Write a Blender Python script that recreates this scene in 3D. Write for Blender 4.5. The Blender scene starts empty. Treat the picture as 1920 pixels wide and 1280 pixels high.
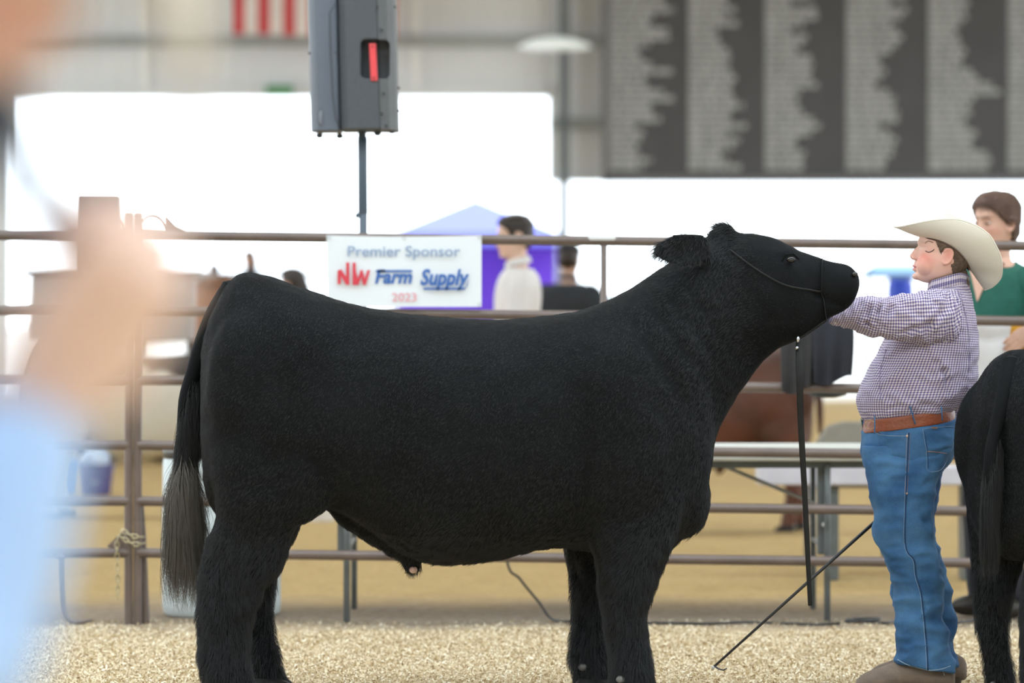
import bpy, bmesh, math, random
import numpy as np
from mathutils import Vector, Matrix, noise, Euler
from mathutils.bvhtree import BVHTree
sc = bpy.context.scene
C = sc.collection
PI = math.pi
random.seed(7); rng = np.random.default_rng(7)

# ---------------------------------------------------------------- camera, light, exposure
FPX = 7200.0            # focal length in pixels of a 1920 px wide frame (135 mm lens)
HZ = 604.0              # row of the horizon
CAMH = 1.24
cd = bpy.data.cameras.new('camera'); cam = bpy.data.objects.new('camera', cd); C.objects.link(cam)
cam.location = (0, 0, CAMH); cam.rotation_euler = (PI/2, 0, 0)
cd.sensor_width = 36; cd.lens = 135; cd.shift_y = (HZ-640)/1920.0
cd.clip_start = 0.1; cd.clip_end = 2000
cd.dof.use_dof = True; cd.dof.focus_distance = 12.7; cd.dof.aperture_fstop = 2.4; cd.dof.aperture_blades = 0
sc.camera = cam
wd = bpy.data.worlds.new('overcast_sky'); sc.world = wd; wd.use_nodes = True
wd.node_tree.nodes['Background'].inputs[0].default_value = (0.84, 0.93, 1.0, 1)
wd.node_tree.nodes['Background'].inputs[1].default_value = 3.75
sc.view_settings.view_transform = 'Standard'; sc.view_settings.look = 'None'
sc.view_settings.gamma = 1; sc.view_settings.use_curve_mapping = False
sc.view_settings.exposure = 0.14
def area(name, loc, size, energy, rot=(0,0,0), col=(1,1,1)):
    l = bpy.data.lights.new(name, 'AREA'); l.shape = 'RECTANGLE'; l.size, l.size_y = size; l.energy = energy; l.color = col
    o = bpy.data.objects.new(name, l); C.objects.link(o); o.location = loc; o.rotation_euler = rot
    return o

def W(px, py, d): return Vector(((px-960)*d/FPX, d, CAMH-(py-HZ)*d/FPX))

# ---------------------------------------------------------------- materials
def mat(name, col, rough=0.6, var=0.15, scale=8, metal=0, bump=0.0, bscale=60, spec=0.5, col2=None, coords='Object', stretch=(1,1,1), sheen=0, sss=0, trans=0, emit=None, thr=None):
    m = bpy.data.materials.new(name); m.use_nodes = True
    nt = m.node_tree; N = nt.nodes; L = nt.links
    b = N['Principled BSDF']
    tc = N.new('ShaderNodeTexCoord'); mp = N.new('ShaderNodeMapping'); mp.inputs['Scale'].default_value = stretch
    L.new(tc.outputs[coords], mp.inputs[0])
    nz = N.new('ShaderNodeTexNoise'); nz.inputs['Scale'].default_value = scale; nz.inputs['Detail'].default_value = 5
    L.new(mp.outputs[0], nz.inputs['Vector'])
    cr = N.new('ShaderNodeValToRGB')
    c2 = col2 if col2 else tuple(min(1, c*(1+var)) for c in col)
    c1 = col if col2 else tuple(c*(1-var) for c in col)
    lo, hi = thr if thr else (0.3, 0.7)
    cr.color_ramp.elements[0].position = lo; cr.color_ramp.elements[1].position = hi
    cr.color_ramp.elements[0].color = (*c1, 1); cr.color_ramp.elements[1].color = (*c2, 1)
    L.new(nz.outputs['Fac'], cr.inputs[0]); L.new(cr.outputs[0], b.inputs['Base Color'])
    b.inputs['Roughness'].default_value = rough; b.inputs['Metallic'].default_value = metal
    b.inputs['Specular IOR Level'].default_value = spec
    if sheen: b.inputs['Sheen Weight'].default_value = sheen
    if sss:
        b.inputs['Subsurface Weight'].default_value = sss; b.inputs['Subsurface Radius'].default_value = (0.012, 0.004, 0.002); b.inputs['Subsurface Scale'].default_value = 1.0
    if trans: b.inputs['Transmission Weight'].default_value = trans
    if emit: b.inputs['Emission Color'].default_value = (*emit[0], 1); b.inputs['Emission Strength'].default_value = emit[1]
    if bump:
        n2 = N.new('ShaderNodeTexNoise'); n2.inputs['Scale'].default_value = bscale; n2.inputs['Detail'].default_value = 4
        L.new(mp.outputs[0], n2.inputs['Vector'])
        bp = N.new('ShaderNodeBump'); bp.inputs['Strength'].default_value = bump; bp.inputs['Distance'].default_value = 0.01
        L.new(n2.outputs['Fac'], bp.inputs['Height']); L.new(bp.outputs[0], b.inputs['Normal'])
    return m

# ---------------------------------------------------------------- mesh helpers
class MB:
    """collects shapes, builds one mesh object"""
    def __init__(s): s.v = []; s.f = []; s.uv = None
    def add(s, V, F):
        o = len(s.v); s.v += [tuple(p) for p in V]; s.f += [tuple(i+o for i in f) for f in F]; return s
    def box(s, c, d, rot=None):
        c = Vector(c); V = []
        for z in (-1, 1):
            for y in (-1, 1):
                for x in (-1, 1):
                    p = Vector((x*d[0]/2, y*d[1]/2, z*d[2]/2))
                    if rot: p = rot @ p
                    V.append(c+p)
        return s.add(V, [(0,2,3,1),(4,5,7,6),(0,1,5,4),(2,6,7,3),(0,4,6,2),(1,3,7,5)])
    def tube(s, path, r, n=12, flat=None, cap=True): V, F = tube(path, r, n, flat, cap); return s.add(V, F)
    def cyl(s, a, b, r, n=20, r2=None):
        return s.tube([a, b], [r, r if r2 is None else r2], n)
    def ell(s, c, r, rot=None, nu=16, nv=12): V, F = ellipsoid(c, r, rot, nu, nv); return s.add(V, F)
    def prism(s, pts, depth_vec):
        n = len(pts); dv = Vector(depth_vec)
        V = [Vector(p) for p in pts] + [Vector(p)+dv for p in pts]
        return s.add(V, [tuple(range(n)), tuple(range(2*n-1, n-1, -1))] + [(i, i+n, (i+1) % n+n, (i+1) % n) for i in range(n)])
    def lathe(s, c, prof, n=32):
        V = []; F = []; c = Vector(c)
        for r, z in prof:
            for i in range(n): V.append(c+Vector((r*math.cos(2*PI*i/n), r*math.sin(2*PI*i/n), z)))
        for k in range(len(prof)-1):
            for i in range(n): F.append((k*n+i, k*n+(i+1) % n, (k+1)*n+(i+1) % n, (k+1)*n+i))
        F.append(tuple(range(n-1, -1, -1))); m = (len(prof)-1)*n; F.append(tuple(range(m, m+n)))
        return s.add(V, F)
    def build(s, name, m, parent=None, smooth=True, bevel=0, ang=40, **k):
        return obj(name, s.v, s.f, m, parent, smooth, bevel, ang, **k)

def origin_of(parent):
    o = Vector((0, 0, 0))
    while parent is not None: o += parent.location; parent = parent.parent
    return o
def obj(name, V, F, m, parent=None, smooth=True, bevel=0, ang=40, at=None, uv=None, recalc=True, attr=None):
    """world-space V, F -> object; its origin at 'at' (top level) or at its parent's"""
    org = origin_of(parent) if parent is not None else (Vector(at) if at is not None else None)
    if org is None:
        a = np.array([tuple(p) for p in V]); org = Vector(((a[:, 0].min()+a[:, 0].max())/2, (a[:, 1].min()+a[:, 1].max())/2, a[:, 2].min()))
    me = bpy.data.meshes.new(name)
    me.from_pydata([(p[0]-org[0], p[1]-org[1], p[2]-org[2]) for p in V], [], F)
    if recalc:
        bm = bmesh.new(); bm.from_mesh(me); bmesh.ops.recalc_face_normals(bm, faces=bm.faces); bm.to_mesh(me); bm.free()
    if uv is not None:
        ul = me.uv_layers.new(name='UVMap'); li = np.empty(len(me.loops), dtype=np.int32); me.loops.foreach_get('vertex_index', li)
        ul.data.foreach_set('uv', np.array(uv, dtype=np.float32)[li].ravel())
    if attr is not None:
        for an, av in attr.items():
            a = me.color_attributes.new(an, 'FLOAT_COLOR', 'POINT'); a.data.foreach_set('color', np.array(av, dtype=np.float32).ravel())
    if smooth:
        me.polygons.foreach_set('use_smooth', [True]*len(me.polygons))
        try: me.set_sharp_from_angle(angle=math.radians(ang))
        except Exception: pass
    ms = m if isinstance(m, (list, tuple)) else [m]
    for mm in ms: me.materials.append(mm)
    o = bpy.data.objects.new(name, me); C.objects.link(o)
    if parent is not None: o.parent = parent
    else: o.location = org
    if bevel:
        b = o.modifiers.new('bevel', 'BEVEL'); b.width = bevel; b.segments = 2; b.limit_method = 'ANGLE'
    return o
def tag(o, label, cat, group=None, kind=None):
    if label: o['label'] = label
    if cat: o['category'] = cat
    if group: o['group'] = group
    if kind: o['kind'] = kind
    return o
def thing(name, label, cat, loc, group=None, rz=0):
    o = bpy.data.objects.new(name, None); C.objects.link(o); o.location = loc; o.rotation_euler.z = rz
    o.empty_display_size = 0.1
    return tag(o, label, cat, group)
def struct(o): o['kind'] = 'structure'; return o

def tube(path, r, n=12, flat=None, cap=True):
    P = [Vector(p) for p in path]
    if not isinstance(r, (list, tuple)): r = [r]*len(P)
    r = list(r)
    T = []
    for i in range(len(P)):
        t = (P[min(i+1, len(P)-1)]-P[max(i-1, 0)]); T.append(t.normalized() if t.length > 1e-9 else Vector((0, 0, 1)))
    if cap and len(P) > 1:
        P = [P[0]-T[0]*r[0]*0.35]+P+[P[-1]+T[-1]*r[-1]*0.35]; r = [r[0]*0.7]+r+[r[-1]*0.7]; T = [T[0]]+T+[T[-1]]
    u = Vector((0, 0, 1)) if abs(T[0].z) < 0.9 else Vector((0, 1, 0))
    V = []; F = []
    for i in range(len(P)):
        u = (u-T[i]*u.dot(T[i])).normalized(); w = T[i].cross(u)
        a, b = (1, 1) if flat is None else flat
        for k in range(n):
            an = 2*PI*k/n; V.append(P[i]+u*(math.cos(an)*r[i]*a)+w*(math.sin(an)*r[i]*b))
    for i in range(len(P)-1):
        for k in range(n): F.append((i*n+k, i*n+(k+1) % n, (i+1)*n+(k+1) % n, (i+1)*n+k))
    F.append(tuple(range(n-1, -1, -1))); m = (len(P)-1)*n; F.append(tuple(range(m, m+n)))
    return V, F
def ellipsoid(c, r, rot=None, nu=16, nv=12):
    c = Vector(c); V = [c+(rot @ Vector((0, 0, r[2])) if rot else Vector((0, 0, r[2])))]; F = []
    for j in range(1, nv):
        th = PI*j/nv
        for i in range(nu):
            ph = 2*PI*i/nu; p = Vector((r[0]*math.sin(th)*math.cos(ph), r[1]*math.sin(th)*math.sin(ph), r[2]*math.cos(th)))
            V.append(c+(rot @ p if rot else p))
    p = Vector((0, 0, -r[2])); V.append(c+(rot @ p if rot else p)); e = len(V)-1
    for i in range(nu):
        F.append((0, 1+i, 1+(i+1) % nu)); F.append((e, e-nu+(i+1) % nu, e-nu+i))
    for j in range(nv-2):
        for i in range(nu): a = 1+j*nu; F.append((a+i, a+nu+i, a+nu+(i+1) % nu, a+(i+1) % nu))
    return V, F
def crom(a, b, c, d, t):
    return 0.5*((2*b)+(-a+c)*t+(2*a-5*b+4*c-d)*t*t+(-a+3*b-3*c+d)*t**3)
def spline(pts, sub=6):
    A = np.array([list(p) for p in pts], dtype=float); out = []
    for i in range(len(A)-1):
        a = A[max(i-1, 0)]; b = A[i]; c = A[i+1]; d = A[min(i+2, len(A)-1)]
        for s in range(sub): out.append(crom(a, b, c, d, s/sub))
    out.append(A[-1]); return np.array(out)
def loft(S, n=40, sub=6, disp=None, close=True):
    """S: rows (x1,z1,x2,z2,w,cy,p,k) in metres: a section between two outline points, half width w about y=cy"""
    A = spline(S, sub); A[:, 4] = np.maximum(A[:, 4], 0.002)
    V = []; F = []; UV = []
    vlen = 0; prev = None; circ = float(np.mean(np.hypot(A[:, 0]-A[:, 2], A[:, 1]-A[:, 3])+2*A[:, 4]))*1.55
    for r in A:
        m = Vector(((r[0]+r[2])/2, 0, (r[1]+r[3])/2)); h = Vector(((r[0]-r[2])/2, 0, (r[1]-r[3])/2))
        if prev is not None: vlen += (m-prev).length
        prev = m
        for k in range(n):
            t = 2*PI*k/n; v = math.cos(t); u = math.sin(t)
            lat = r[4]*math.copysign(abs(u)**r[6], u)*(1+r[7]*v)
            V.append(Vector((m.x+h.x*v, r[5]+lat, m.z+h.z*v))); UV.append((circ*abs(((k/n+0.25) % 1)-0.5)*2 if False else circ*k/n, vlen))
    M = len(A)
    for i in range(M-1):
        for k in range(n): F.append((i*n+k, i*n+(k+1) % n, (i+1)*n+(k+1) % n, (i+1)*n+k))
    if close:
        for base, e in ((0, 0), ((M-1)*n, 1)):
            c = sum((V[base+k] for k in range(n)), Vector((0, 0, 0)))/n; V.append(c); UV.append(UV[base]); ci = len(V)-1
            for k in range(n): F.append((base+k, base+(k+1) % n, ci))
    return V, F, UV
def pxrows(rows, D, p=0.85, k=0.0):
    """rows (px1,py1,px2,py2,w[,cy[,p[,k]]]) traced in frame pixels at depth D -> metric rows"""
    out = []
    for r in rows:
        cy = r[5] if len(r) > 5 else 0.0; pp = r[6] if len(r) > 6 else p; kk = r[7] if len(r) > 7 else k
        a = W(r[0], r[1], D+cy); b = W(r[2], r[3], D+cy)
        out.append((a.x, a.z, b.x, b.z, r[4], D+cy, pp, kk))
    return out
def remesh(parts, voxel, smooth=4, factor=0.5):
    """union of closed shells -> (V ndarray, F list)"""
    mb = MB()
    for pt in parts: mb.add(pt[0], pt[1])
    me = bpy.data.meshes.new('tmp'); me.from_pydata([tuple(v) for v in mb.v], [], mb.f)
    bm = bmesh.new(); bm.from_mesh(me); bmesh.ops.recalc_face_normals(bm, faces=bm.faces); bm.to_mesh(me); bm.free()
    o = bpy.data.objects.new('tmp', me); C.objects.link(o)
    r = o.modifiers.new('r', 'REMESH'); r.mode = 'VOXEL'; r.voxel_size = voxel
    if smooth: s = o.modifiers.new('s', 'SMOOTH'); s.iterations = smooth; s.factor = factor
    dg = bpy.context.evaluated_depsgraph_get(); dg.update()
    ev = o.evaluated_get(dg); m2 = ev.to_mesh()
    V = np.empty(len(m2.vertices)*3, dtype=np.float64); m2.vertices.foreach_get('co', V); V = V.reshape(-1, 3)
    F = [tuple(p.vertices) for p in m2.polygons]
    ev.to_mesh_clear(); bpy.data.objects.remove(o); bpy.data.meshes.remove(me)
    return V, F
def gauss_push(V, c, sig, vec):
    """sculpt: push vertices near c (gaussian, per-axis sigma) along vec"""
    d = (V-np.array(c))/np.array(sig); g = np.exp(-0.5*(d*d).sum(1)); V += g[:, None]*np.array(vec)[None, :]
def gw(V, c, sig):
    d = (V-np.array(c))/np.array(sig); return np.exp(-0.5*(d*d).sum(1))
def bvh(V, F): return BVHTree.FromPolygons([tuple(v) for v in V], F)
def hit(tree, px, py, off=0.0):
    o = Vector((0, 0, CAMH)); d = (W(px, py, 10)-o).normalized()
    loc, nor, i, dist = tree.ray_cast(o, d)
    if loc is None: return None
    if nor.dot(d) > 0: nor = -nor
    return loc+nor*off
def drape(tree, pts, off, sub=5):
    out = []
    for p in spline(pts, sub):
        h = hit(tree, p[0], p[1], off)
        if h is not None: out.append(h)
    return out
def vnormals(V, F):
    me = bpy.data.meshes.new('t'); me.from_pydata([tuple(v) for v in V], [], F); me.update()
    n = np.empty(len(V)*3, dtype=np.float32); me.vertices.foreach_get('normal', n)
    bpy.data.meshes.remove(me); return n.reshape(-1, 3).astype(float)
def sample_surface(V, F, N, weight=None):
    T = []
    for f in F:
        for k in range(1, len(f)-1): T.append((f[0], f[k], f[k+1]))
    T = np.array(T); a, b, c = V[T[:, 0]], V[T[:, 1]], V[T[:, 2]]
    cr = np.cross(b-a, c-a); ar = np.linalg.norm(cr, axis=1)
    w = ar.copy()
    if weight is not None: w = w*weight((a+b+c)/3)
    idx = rng.choice(len(T), N, p=w/w.sum()); r1 = np.sqrt(rng.random(N)); r2 = rng.random(N)
    P = a[idx]*(1-r1)[:, None]+b[idx]*(r1*(1-r2))[:, None]+c[idx]*(r1*r2)[:, None]
    vn = vnormals(V, F); Nn = vn[T[idx, 0]]; Nn /= np.linalg.norm(Nn, axis=1)[:, None]+1e-9
    return P, Nn
def hairs(name, strands, rad, m, parent):
    """strands (N,K,3) world -> hair curves object (child)"""
    N, K, _ = strands.shape; org = np.array(origin_of(parent))
    hc = bpy.data.hair_curves.new(name); hc.add_curves([K]*N)
    hc.attributes['position'].data.foreach_set('vector', (strands-org).astype(np.float32).ravel())
    a = hc.attributes.get('radius') or hc.attributes.new('radius', 'FLOAT', 'POINT')
    prof = np.linspace(1, 0.25, K)
    a.data.foreach_set('value', (np.ones((N, 1))*rad*prof[None, :]).astype(np.float32).ravel())
    hc.materials.append(m)
    o = bpy.data.objects.new(name, hc); C.objects.link(o); o.parent = parent; return o
def nrm(v): return v/(np.linalg.norm(v, axis=-1, keepdims=True)+1e-9)
def copy_tree(o, parent=None, skip=()):
    c = o.copy(); C.objects.link(c); c.parent = parent
    for ch in list(o.children):
        if ch.name.split('.')[0] in skip: continue
        copy_tree(ch, c, skip)
    return c
# ---------------------------------------------------------------- the arena
def m_floor():
    m = bpy.data.materials.new('arena dirt and shavings'); m.use_nodes = True; nt = m.node_tree; N = nt.nodes; L = nt.links; b = N['Principled BSDF']
    tc = N.new('ShaderNodeTexCoord'); sp = N.new('ShaderNodeSeparateXYZ'); L.new(tc.outputs['Object'], sp.inputs[0])
    def noise_(s, d=6, st=(1, 1, 1)):
        mp = N.new('ShaderNodeMapping'); mp.inputs['Scale'].default_value = st; L.new(tc.outputs['Object'], mp.inputs[0])
        n = N.new('ShaderNodeTexNoise'); n.inputs['Scale'].default_value = s; n.inputs['Detail'].default_value = d; L.new(mp.outputs[0], n.inputs['Vector']); return n.outputs['Fac']
    def ramp(src, els):
        r = N.new('ShaderNodeValToRGB'); 
        while len(r.color_ramp.elements) < len(els): r.color_ramp.elements.new(0.5)
        for e, (p, c) in zip(r.color_ramp.elements, els): e.position = p; e.color = (*c, 1)
        L.new(src, r.inputs[0]); return r.outputs[0]
    def math_(op, a, c=None):
        n = N.new('ShaderNodeMath'); n.operation = op
        for i, s in enumerate((a, c)):
            if s is None: continue
            if isinstance(s, (int, float)): n.inputs[i].default_value = s
            else: L.new(s, n.inputs[i])
        return n.outputs[0]
    def mix(f, a, c):
        n = N.new('ShaderNodeMix'); n.data_type = 'RGBA'; L.new(f, n.inputs['Factor']); L.new(a, n.inputs['A']); L.new(c, n.inputs['B']); return n.outputs['Result']
    dirt = ramp(noise_(5), [(0.3, (0.33, 0.225, 0.09)), (0.5, (0.40, 0.278, 0.115)), (0.72, (0.46, 0.33, 0.15))])
    clod = ramp(noise_(28, 4), [(0.32, (0.22, 0.15, 0.085)), (0.45, (0.40, 0.28, 0.12)), (0.8, (0.48, 0.35, 0.17))])
    greydirt = ramp(noise_(22), [(0.3, (0.22, 0.165, 0.115)), (0.7, (0.33, 0.265, 0.195))])  # greyer, darker dirt in a band just behind the fence
    shav = ramp(noise_(60), [(0.3, (0.36, 0.26, 0.15)), (0.5, (0.52, 0.41, 0.26)), (0.75, (0.66, 0.57, 0.41))])
    n1 = noise_(1.6, 5)
    base = N.new('ShaderNodeMix'); base.data_type = 'RGBA'; base.inputs['Factor'].default_value = 0.5; L.new(dirt, base.inputs['A']); L.new(clod, base.inputs['B'])
    def band(y0, y1, k=1.2):
        yy = math_('ADD', sp.outputs['Y'], math_('MULTIPLY', math_('SUBTRACT', n1, 0.5), k))
        mr = N.new('ShaderNodeMapRange'); L.new(yy, mr.inputs[0]); mr.inputs[1].default_value = y0; mr.inputs[2].default_value = y1; return mr.outputs[0]
    c1 = mix(band(16.6, 17.6), greydirt, base.outputs['Result'])
    c2 = mix(band(15.3, 15.9, 1.0), shav, c1)
    L.new(c2, b.inputs['Base Color']); b.inputs['Roughness'].default_value = 0.95; b.inputs['Specular IOR Level'].default_value = 0.15
    bp = N.new('ShaderNodeBump'); bp.inputs['Strength'].default_value = 0.7; bp.inputs['Distance'].default_value = 0.03
    L.new(noise_(14, 8), bp.inputs['Height']); L.new(bp.outputs[0], b.inputs['Normal'])
    return m
WALLY = 62.0
# floor: a gently lumpy grid near the ring, flat beyond
def grid(x0, x1, y0, y1, nx, ny, zf):
    V = [(x0+(x1-x0)*i/nx, y0+(y1-y0)*j/ny, 0) for j in range(ny+1) for i in range(nx+1)]
    V = [(x, y, zf(x, y)) for x, y, _ in V]
    return V, [(j*(nx+1)+i, j*(nx+1)+i+1, (j+1)*(nx+1)+i+1, (j+1)*(nx+1)+i) for j in range(ny) for i in range(nx)]
def zf(x, y):
    e = min(1, max(0, (x+22)/4), max(0, (22-x)/4), max(0, (y+8)/4), max(0, (WALLY-y)/4))
    return (noise.noise(Vector((x*1.3, y*1.3, 0)))*0.010+noise.noise(Vector((x*5, y*5, 3)))*0.004-0.006)*e
mfloor = m_floor()
fl = obj('floor', *grid(-22, 22, -8, WALLY, 330, 520, zf), mfloor, at=(0, 0, 0)); struct(fl)
my = mat('packed gravel yard', (0.42, 0.40, 0.37), 0.95, 0.2, 3)
gy = obj('ground', *grid(-300, 300, WALLY, 700, 2, 2, lambda x, y: -0.02), my, at=(0, 0, -0.02)); struct(gy)

mwall = mat('beige ribbed steel cladding', (0.635, 0.655, 0.68), 0.6, 0.05, 0.7)
nt = mwall.node_tree; wv = nt.nodes.new('ShaderNodeTexWave'); wv.inputs['Scale'].default_value = 1.0; wv.bands_direction = 'X'
tcw = nt.nodes.new('ShaderNodeTexCoord'); nt.links.new(tcw.outputs['Object'], wv.inputs['Vector'])
bw = nt.nodes.new('ShaderNodeBump'); bw.inputs['Distance'].default_value = 0.02; bw.inputs['Strength'].default_value = 0.5; nt.links.new(wv.outputs['Fac'], bw.inputs['Height']); nt.links.new(bw.outputs[0], nt.nodes['Principled BSDF'].inputs['Normal'])
msteel = mat('dark grey painted steel', (0.085, 0.10, 0.11), 0.5, 0.15, 5)
mgirt = mat('galvanised grey girt', (0.30, 0.32, 0.32), 0.5, 0.1, 5)
mroof = mat('white roof lining', (0.74, 0.73, 0.70), 0.7, 0.04, 1)
def wx(px, d=WALLY): return (px-960)*d/FPX
def wz(py, d=WALLY): return CAMH-(py-HZ)*d/FPX
ROOF = 7.4
wb = MB()
def wrect(x0, x1, z0, z1): wb.box(((x0+x1)/2, WALLY+0.1, (z0+z1)/2), (x1-x0, 0.2, z1-z0))
wrect(-22, wx(16), 0, wz(181)); wrect(-22, wx(1029), wz(181), ROOF); wrect(wx(1029), 22, wz(340), ROOF)
wrect(wx(2300), 22, 0, wz(340))
struct(wb.build('wall_back', mwall, smooth=False))
tb = MB()
for py, x0, x1 in ((78, -22, wx(1135)), (232, wx(1030), 22), (-90, -22, 22)): tb.box(((x0+x1)/2, WALLY-0.08, wz(py)), (x1-x0, 0.16, 0.17))
tb.box((-6.5, WALLY-0.03, wz(173)), (31+wx(1029)-9.2+wx(1029), 0.06, 0.12)) if False else None
struct(tb.build('trim_1', mgirt, smooth=False))
tb = MB(); tb.box(((wx(16)+wx(1029))/2, WALLY-0.05, wz(172)), (wx(1029)-wx(16), 0.1, 0.13)); tb.box(((wx(1029)+22)/2, WALLY-0.05, wz(335)), (22-wx(1029), 0.1, 0.09)); struct(tb.build('trim_2', mwall, smooth=False))
# pale downpipes and flashing seams of the cladding
for i, px in enumerate((272, 780)):
    t_ = MB().box((wx(px), WALLY-0.03, (wz(181)+ROOF)/2), (0.14, 0.06, ROOF-wz(181))).build('trim_%d' % (3+i), mat('white flashing %d' % i, (0.74, 0.75, 0.75), 0.5, 0.03)); struct(t_)
col = MB().box((wx(1057), WALLY-0.35, ROOF/2), (0.11, 0.22, ROOF)); col.box((wx(1057), WALLY-0.48, ROOF/2), (0.15, 0.02, ROOF)); col.box((wx(1057), WALLY-0.24, ROOF/2), (0.15, 0.02, ROOF))
tag(col.build('steel_column', msteel, smooth=False), 'slim dark grey steel column in front of the back wall', 'column')
# roof; its open slots are unseen, added and sized to let top light in
rb = MB(); 
LIGHT_SLOTS = [(-1, 5.5), (10, 15), (24, 27), (38, 41), (50, 53)]
fw_ = MB(); fw_.box((0, -8.1, ROOF/2), (44, 0.2, ROOF)); struct(fw_.build('wall_front_blocker', mwall, smooth=False))  # unseen wall added behind the camera to cut frontal light on the steer
for sx_, nm_ in ((-22.1, 'wall_left_blocker'), (22.1, 'wall_right_blocker')): struct(MB().box((sx_, 5, ROOF/2), (0.2, 26, ROOF)).build(nm_, mwall, smooth=False))  # unseen side walls added along the ring to block low side light
ys = [-8]+[q for s in LIGHT_SLOTS for q in s]+[WALLY+0.2]
for i in range(0, len(ys), 2): rb.box((0, (ys[i]+ys[i+1])/2, ROOF+0.06), (46, ys[i+1]-ys[i], 0.12))
struct(rb.build('ceiling', mroof, smooth=False))
mpurl = mat('grey roof purlin', (0.35, 0.36, 0.36), 0.5, 0.1)

# ---------------------------------------------------------------- name board on the wall
BX0, BX1, BZ0, BZ1 = wx(1136, 61.6), wx(2130, 61.6), wz(337, 61.6), wz(-330, 61.6)
BD = 61.55
brd = thing('name_board', 'huge charcoal board hung high on the back wall with six columns of grey names', 'board', ((BX0+BX1)/2, BD, BZ0))
MB().box(((BX0+BX1)/2, BD, (BZ0+BZ1)/2), (BX1-BX0, 0.08, BZ1-BZ0)).build('board_panel', mat('charcoal board face', (0.052, 0.052, 0.058), 0.55, 0.1, 2), brd, smooth=False)
fr = MB()
for z in (BZ0, BZ1): fr.box(((BX0+BX1)/2, BD-0.02, z), (BX1-BX0+0.1, 0.14, 0.1))
for x in (BX0, BX1): fr.box((x, BD-0.02, (BZ0+BZ1)/2), (0.12, 0.14, BZ1-BZ0+0.1))
fr.build('board_frame', mat('board edge grey', (0.13, 0.13, 0.14), 0.5, 0.1), brd, smooth=False)
mname = mat('grey lettering', (0.33, 0.34, 0.345), 0.6, 0.12, 3)
cols = [(100, [(0,330),(30,375),(60,300),(100,280),(125,360),(160,375),(190,225),(220,215),(260,250),(300,370),(330,250),(350,250),(400,350),(420,370),(440,320),(470,235),(500,350),(540,215),(570,260),(600,240),(640,225),(660,235),(700,290),(740,180),(770,260)]),
 (448, [(0,600),(30,640),(60,625),(90,650),(130,550),(160,590),(200,610),(230,640),(270,610),(300,645),(340,660),(380,630),(410,640),(450,690),(500,605),(540,710),(580,600),(610,710),(650,555),(690,620),(730,720),(770,700)]),
 (783, [(0,900),(20,990),(70,1010),(110,880),(160,990),(200,895),(250,1020),(290,960),(350,1020),(400,925),(450,920),(500,980),(550,1025),(600,920),(660,950),(700,965),(750,930)]),
 (1140, [(0,1310),(40,1450),(75,1330),(100,1340),(160,1390),(210,1320),(250,1270),(310,1335),(350,1260),(400,1340),(450,1350),(500,1375),(540,1285),(600,1350),(650,1340),(700,1300),(750,1280)]),
 (1500, [(0,1690),(30,1650),(80,1660),(130,1620),(180,1630),(230,1670),(270,1640),(320,1700),(350,1750),(390,1810),(430,1680),(480,1690),(520,1640),(570,1720),(620,1690),(680,1800),(730,1740)]),
 (1850, [(0,2100),(200,2020),(300,2110),(420,2000),(520,2080),(640,2120),(720,2000)])]
sc_ = 820/1919.0
for x0, rows in cols:
    cb = MB(); yy = -690
    while yy < 745:
        q = yy if yy >= 0 else (abs(yy)*1.7) % 700
        xr = np.interp(q, [r[0] for r in rows], [r[1] for r in rows])+random.uniform(-14, 14)
        pa = 1100+x0*sc_; pb = 1100+xr*sc_; py = yy*sc_; x = pa
        # a line of a name: short word blocks with narrow gaps
        while x < pb-2:
            wl = min(random.uniform(14, 34), pb-x)
            a_ = W(x, py+1, BD); b_ = W(x+wl, py+11.0, BD)
            cb.box(((a_.x+b_.x)/2, BD-0.045, (a_.z+b_.z)/2), (abs(b_.x-a_.x), 0.012, abs(a_.z-b_.z)))
            x += wl+random.uniform(2, 4)
        yy += 30
    cb.build('name_column', mname, brd, smooth=False)
# ---------------------------------------------------------------- flag, exit sign, lamp
FD = 60.5
flg = thing('hanging_flag', 'flag hanging from the rafters with upright red and white stripes behind the speaker', 'flag', (wx(590, FD), FD, wz(72, FD)))
x0, x1 = wx(436, FD), wx(742, FD); zt, zb = ROOF-0.1, wz(70, FD)
mred = mat('red flag cloth', (0.50, 0.06, 0.07), 0.8, 0.08); mwh = mat('white flag cloth', (0.66, 0.62, 0.60), 0.8, 0.05)
def wave_strip(a, b):
    V = []; nx, nz = 4, 14
    for j in range(nz+1):
        for i in range(nx+1):
            x = a+(b-a)*i/nx; z = zb+(zt-zb)*j/nz; V.append((x, FD+0.06*math.sin(x*3.3)+0.01*math.sin(z*4), z+0.05*math.sin(x*1.4+1)*(1-j/nz)))
    F = [(j*(nx+1)+i, j*(nx+1)+i+1, (j+1)*(nx+1)+i+1, (j+1)*(nx+1)+i) for j in range(nz) for i in range(nx)]
    V2 = V+[(x, y+0.01, z) for x, y, z in V]; o = len(V); F2 = F+[tuple(i+o for i in f[::-1]) for f in F]
    return V2, F2
for c_ in (0, 1):
    sb = MB()
    for i in range(13):
        if i % 2 == c_: sb.add(*wave_strip(x0+(x1-x0)*i/13, x0+(x1-x0)*(i+1)/13))
    sb.build('red_stripes' if c_ == 0 else 'white_stripes', mred if c_ == 0 else mwh, flg, recalc=False)
pl = MB().cyl((x0-0.1, FD, zt), (x1+0.1, FD, zt), 0.03); pl.build('flag_pole', msteel, flg)
es = thing('exit_sign', 'small green sign box above the bright opening beside the speaker', 'sign', (wx(523), WALLY-0.2, wz(180)))
a_, b_ = W(498, 160, WALLY-0.2), W(549, 179, WALLY-0.2)
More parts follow.
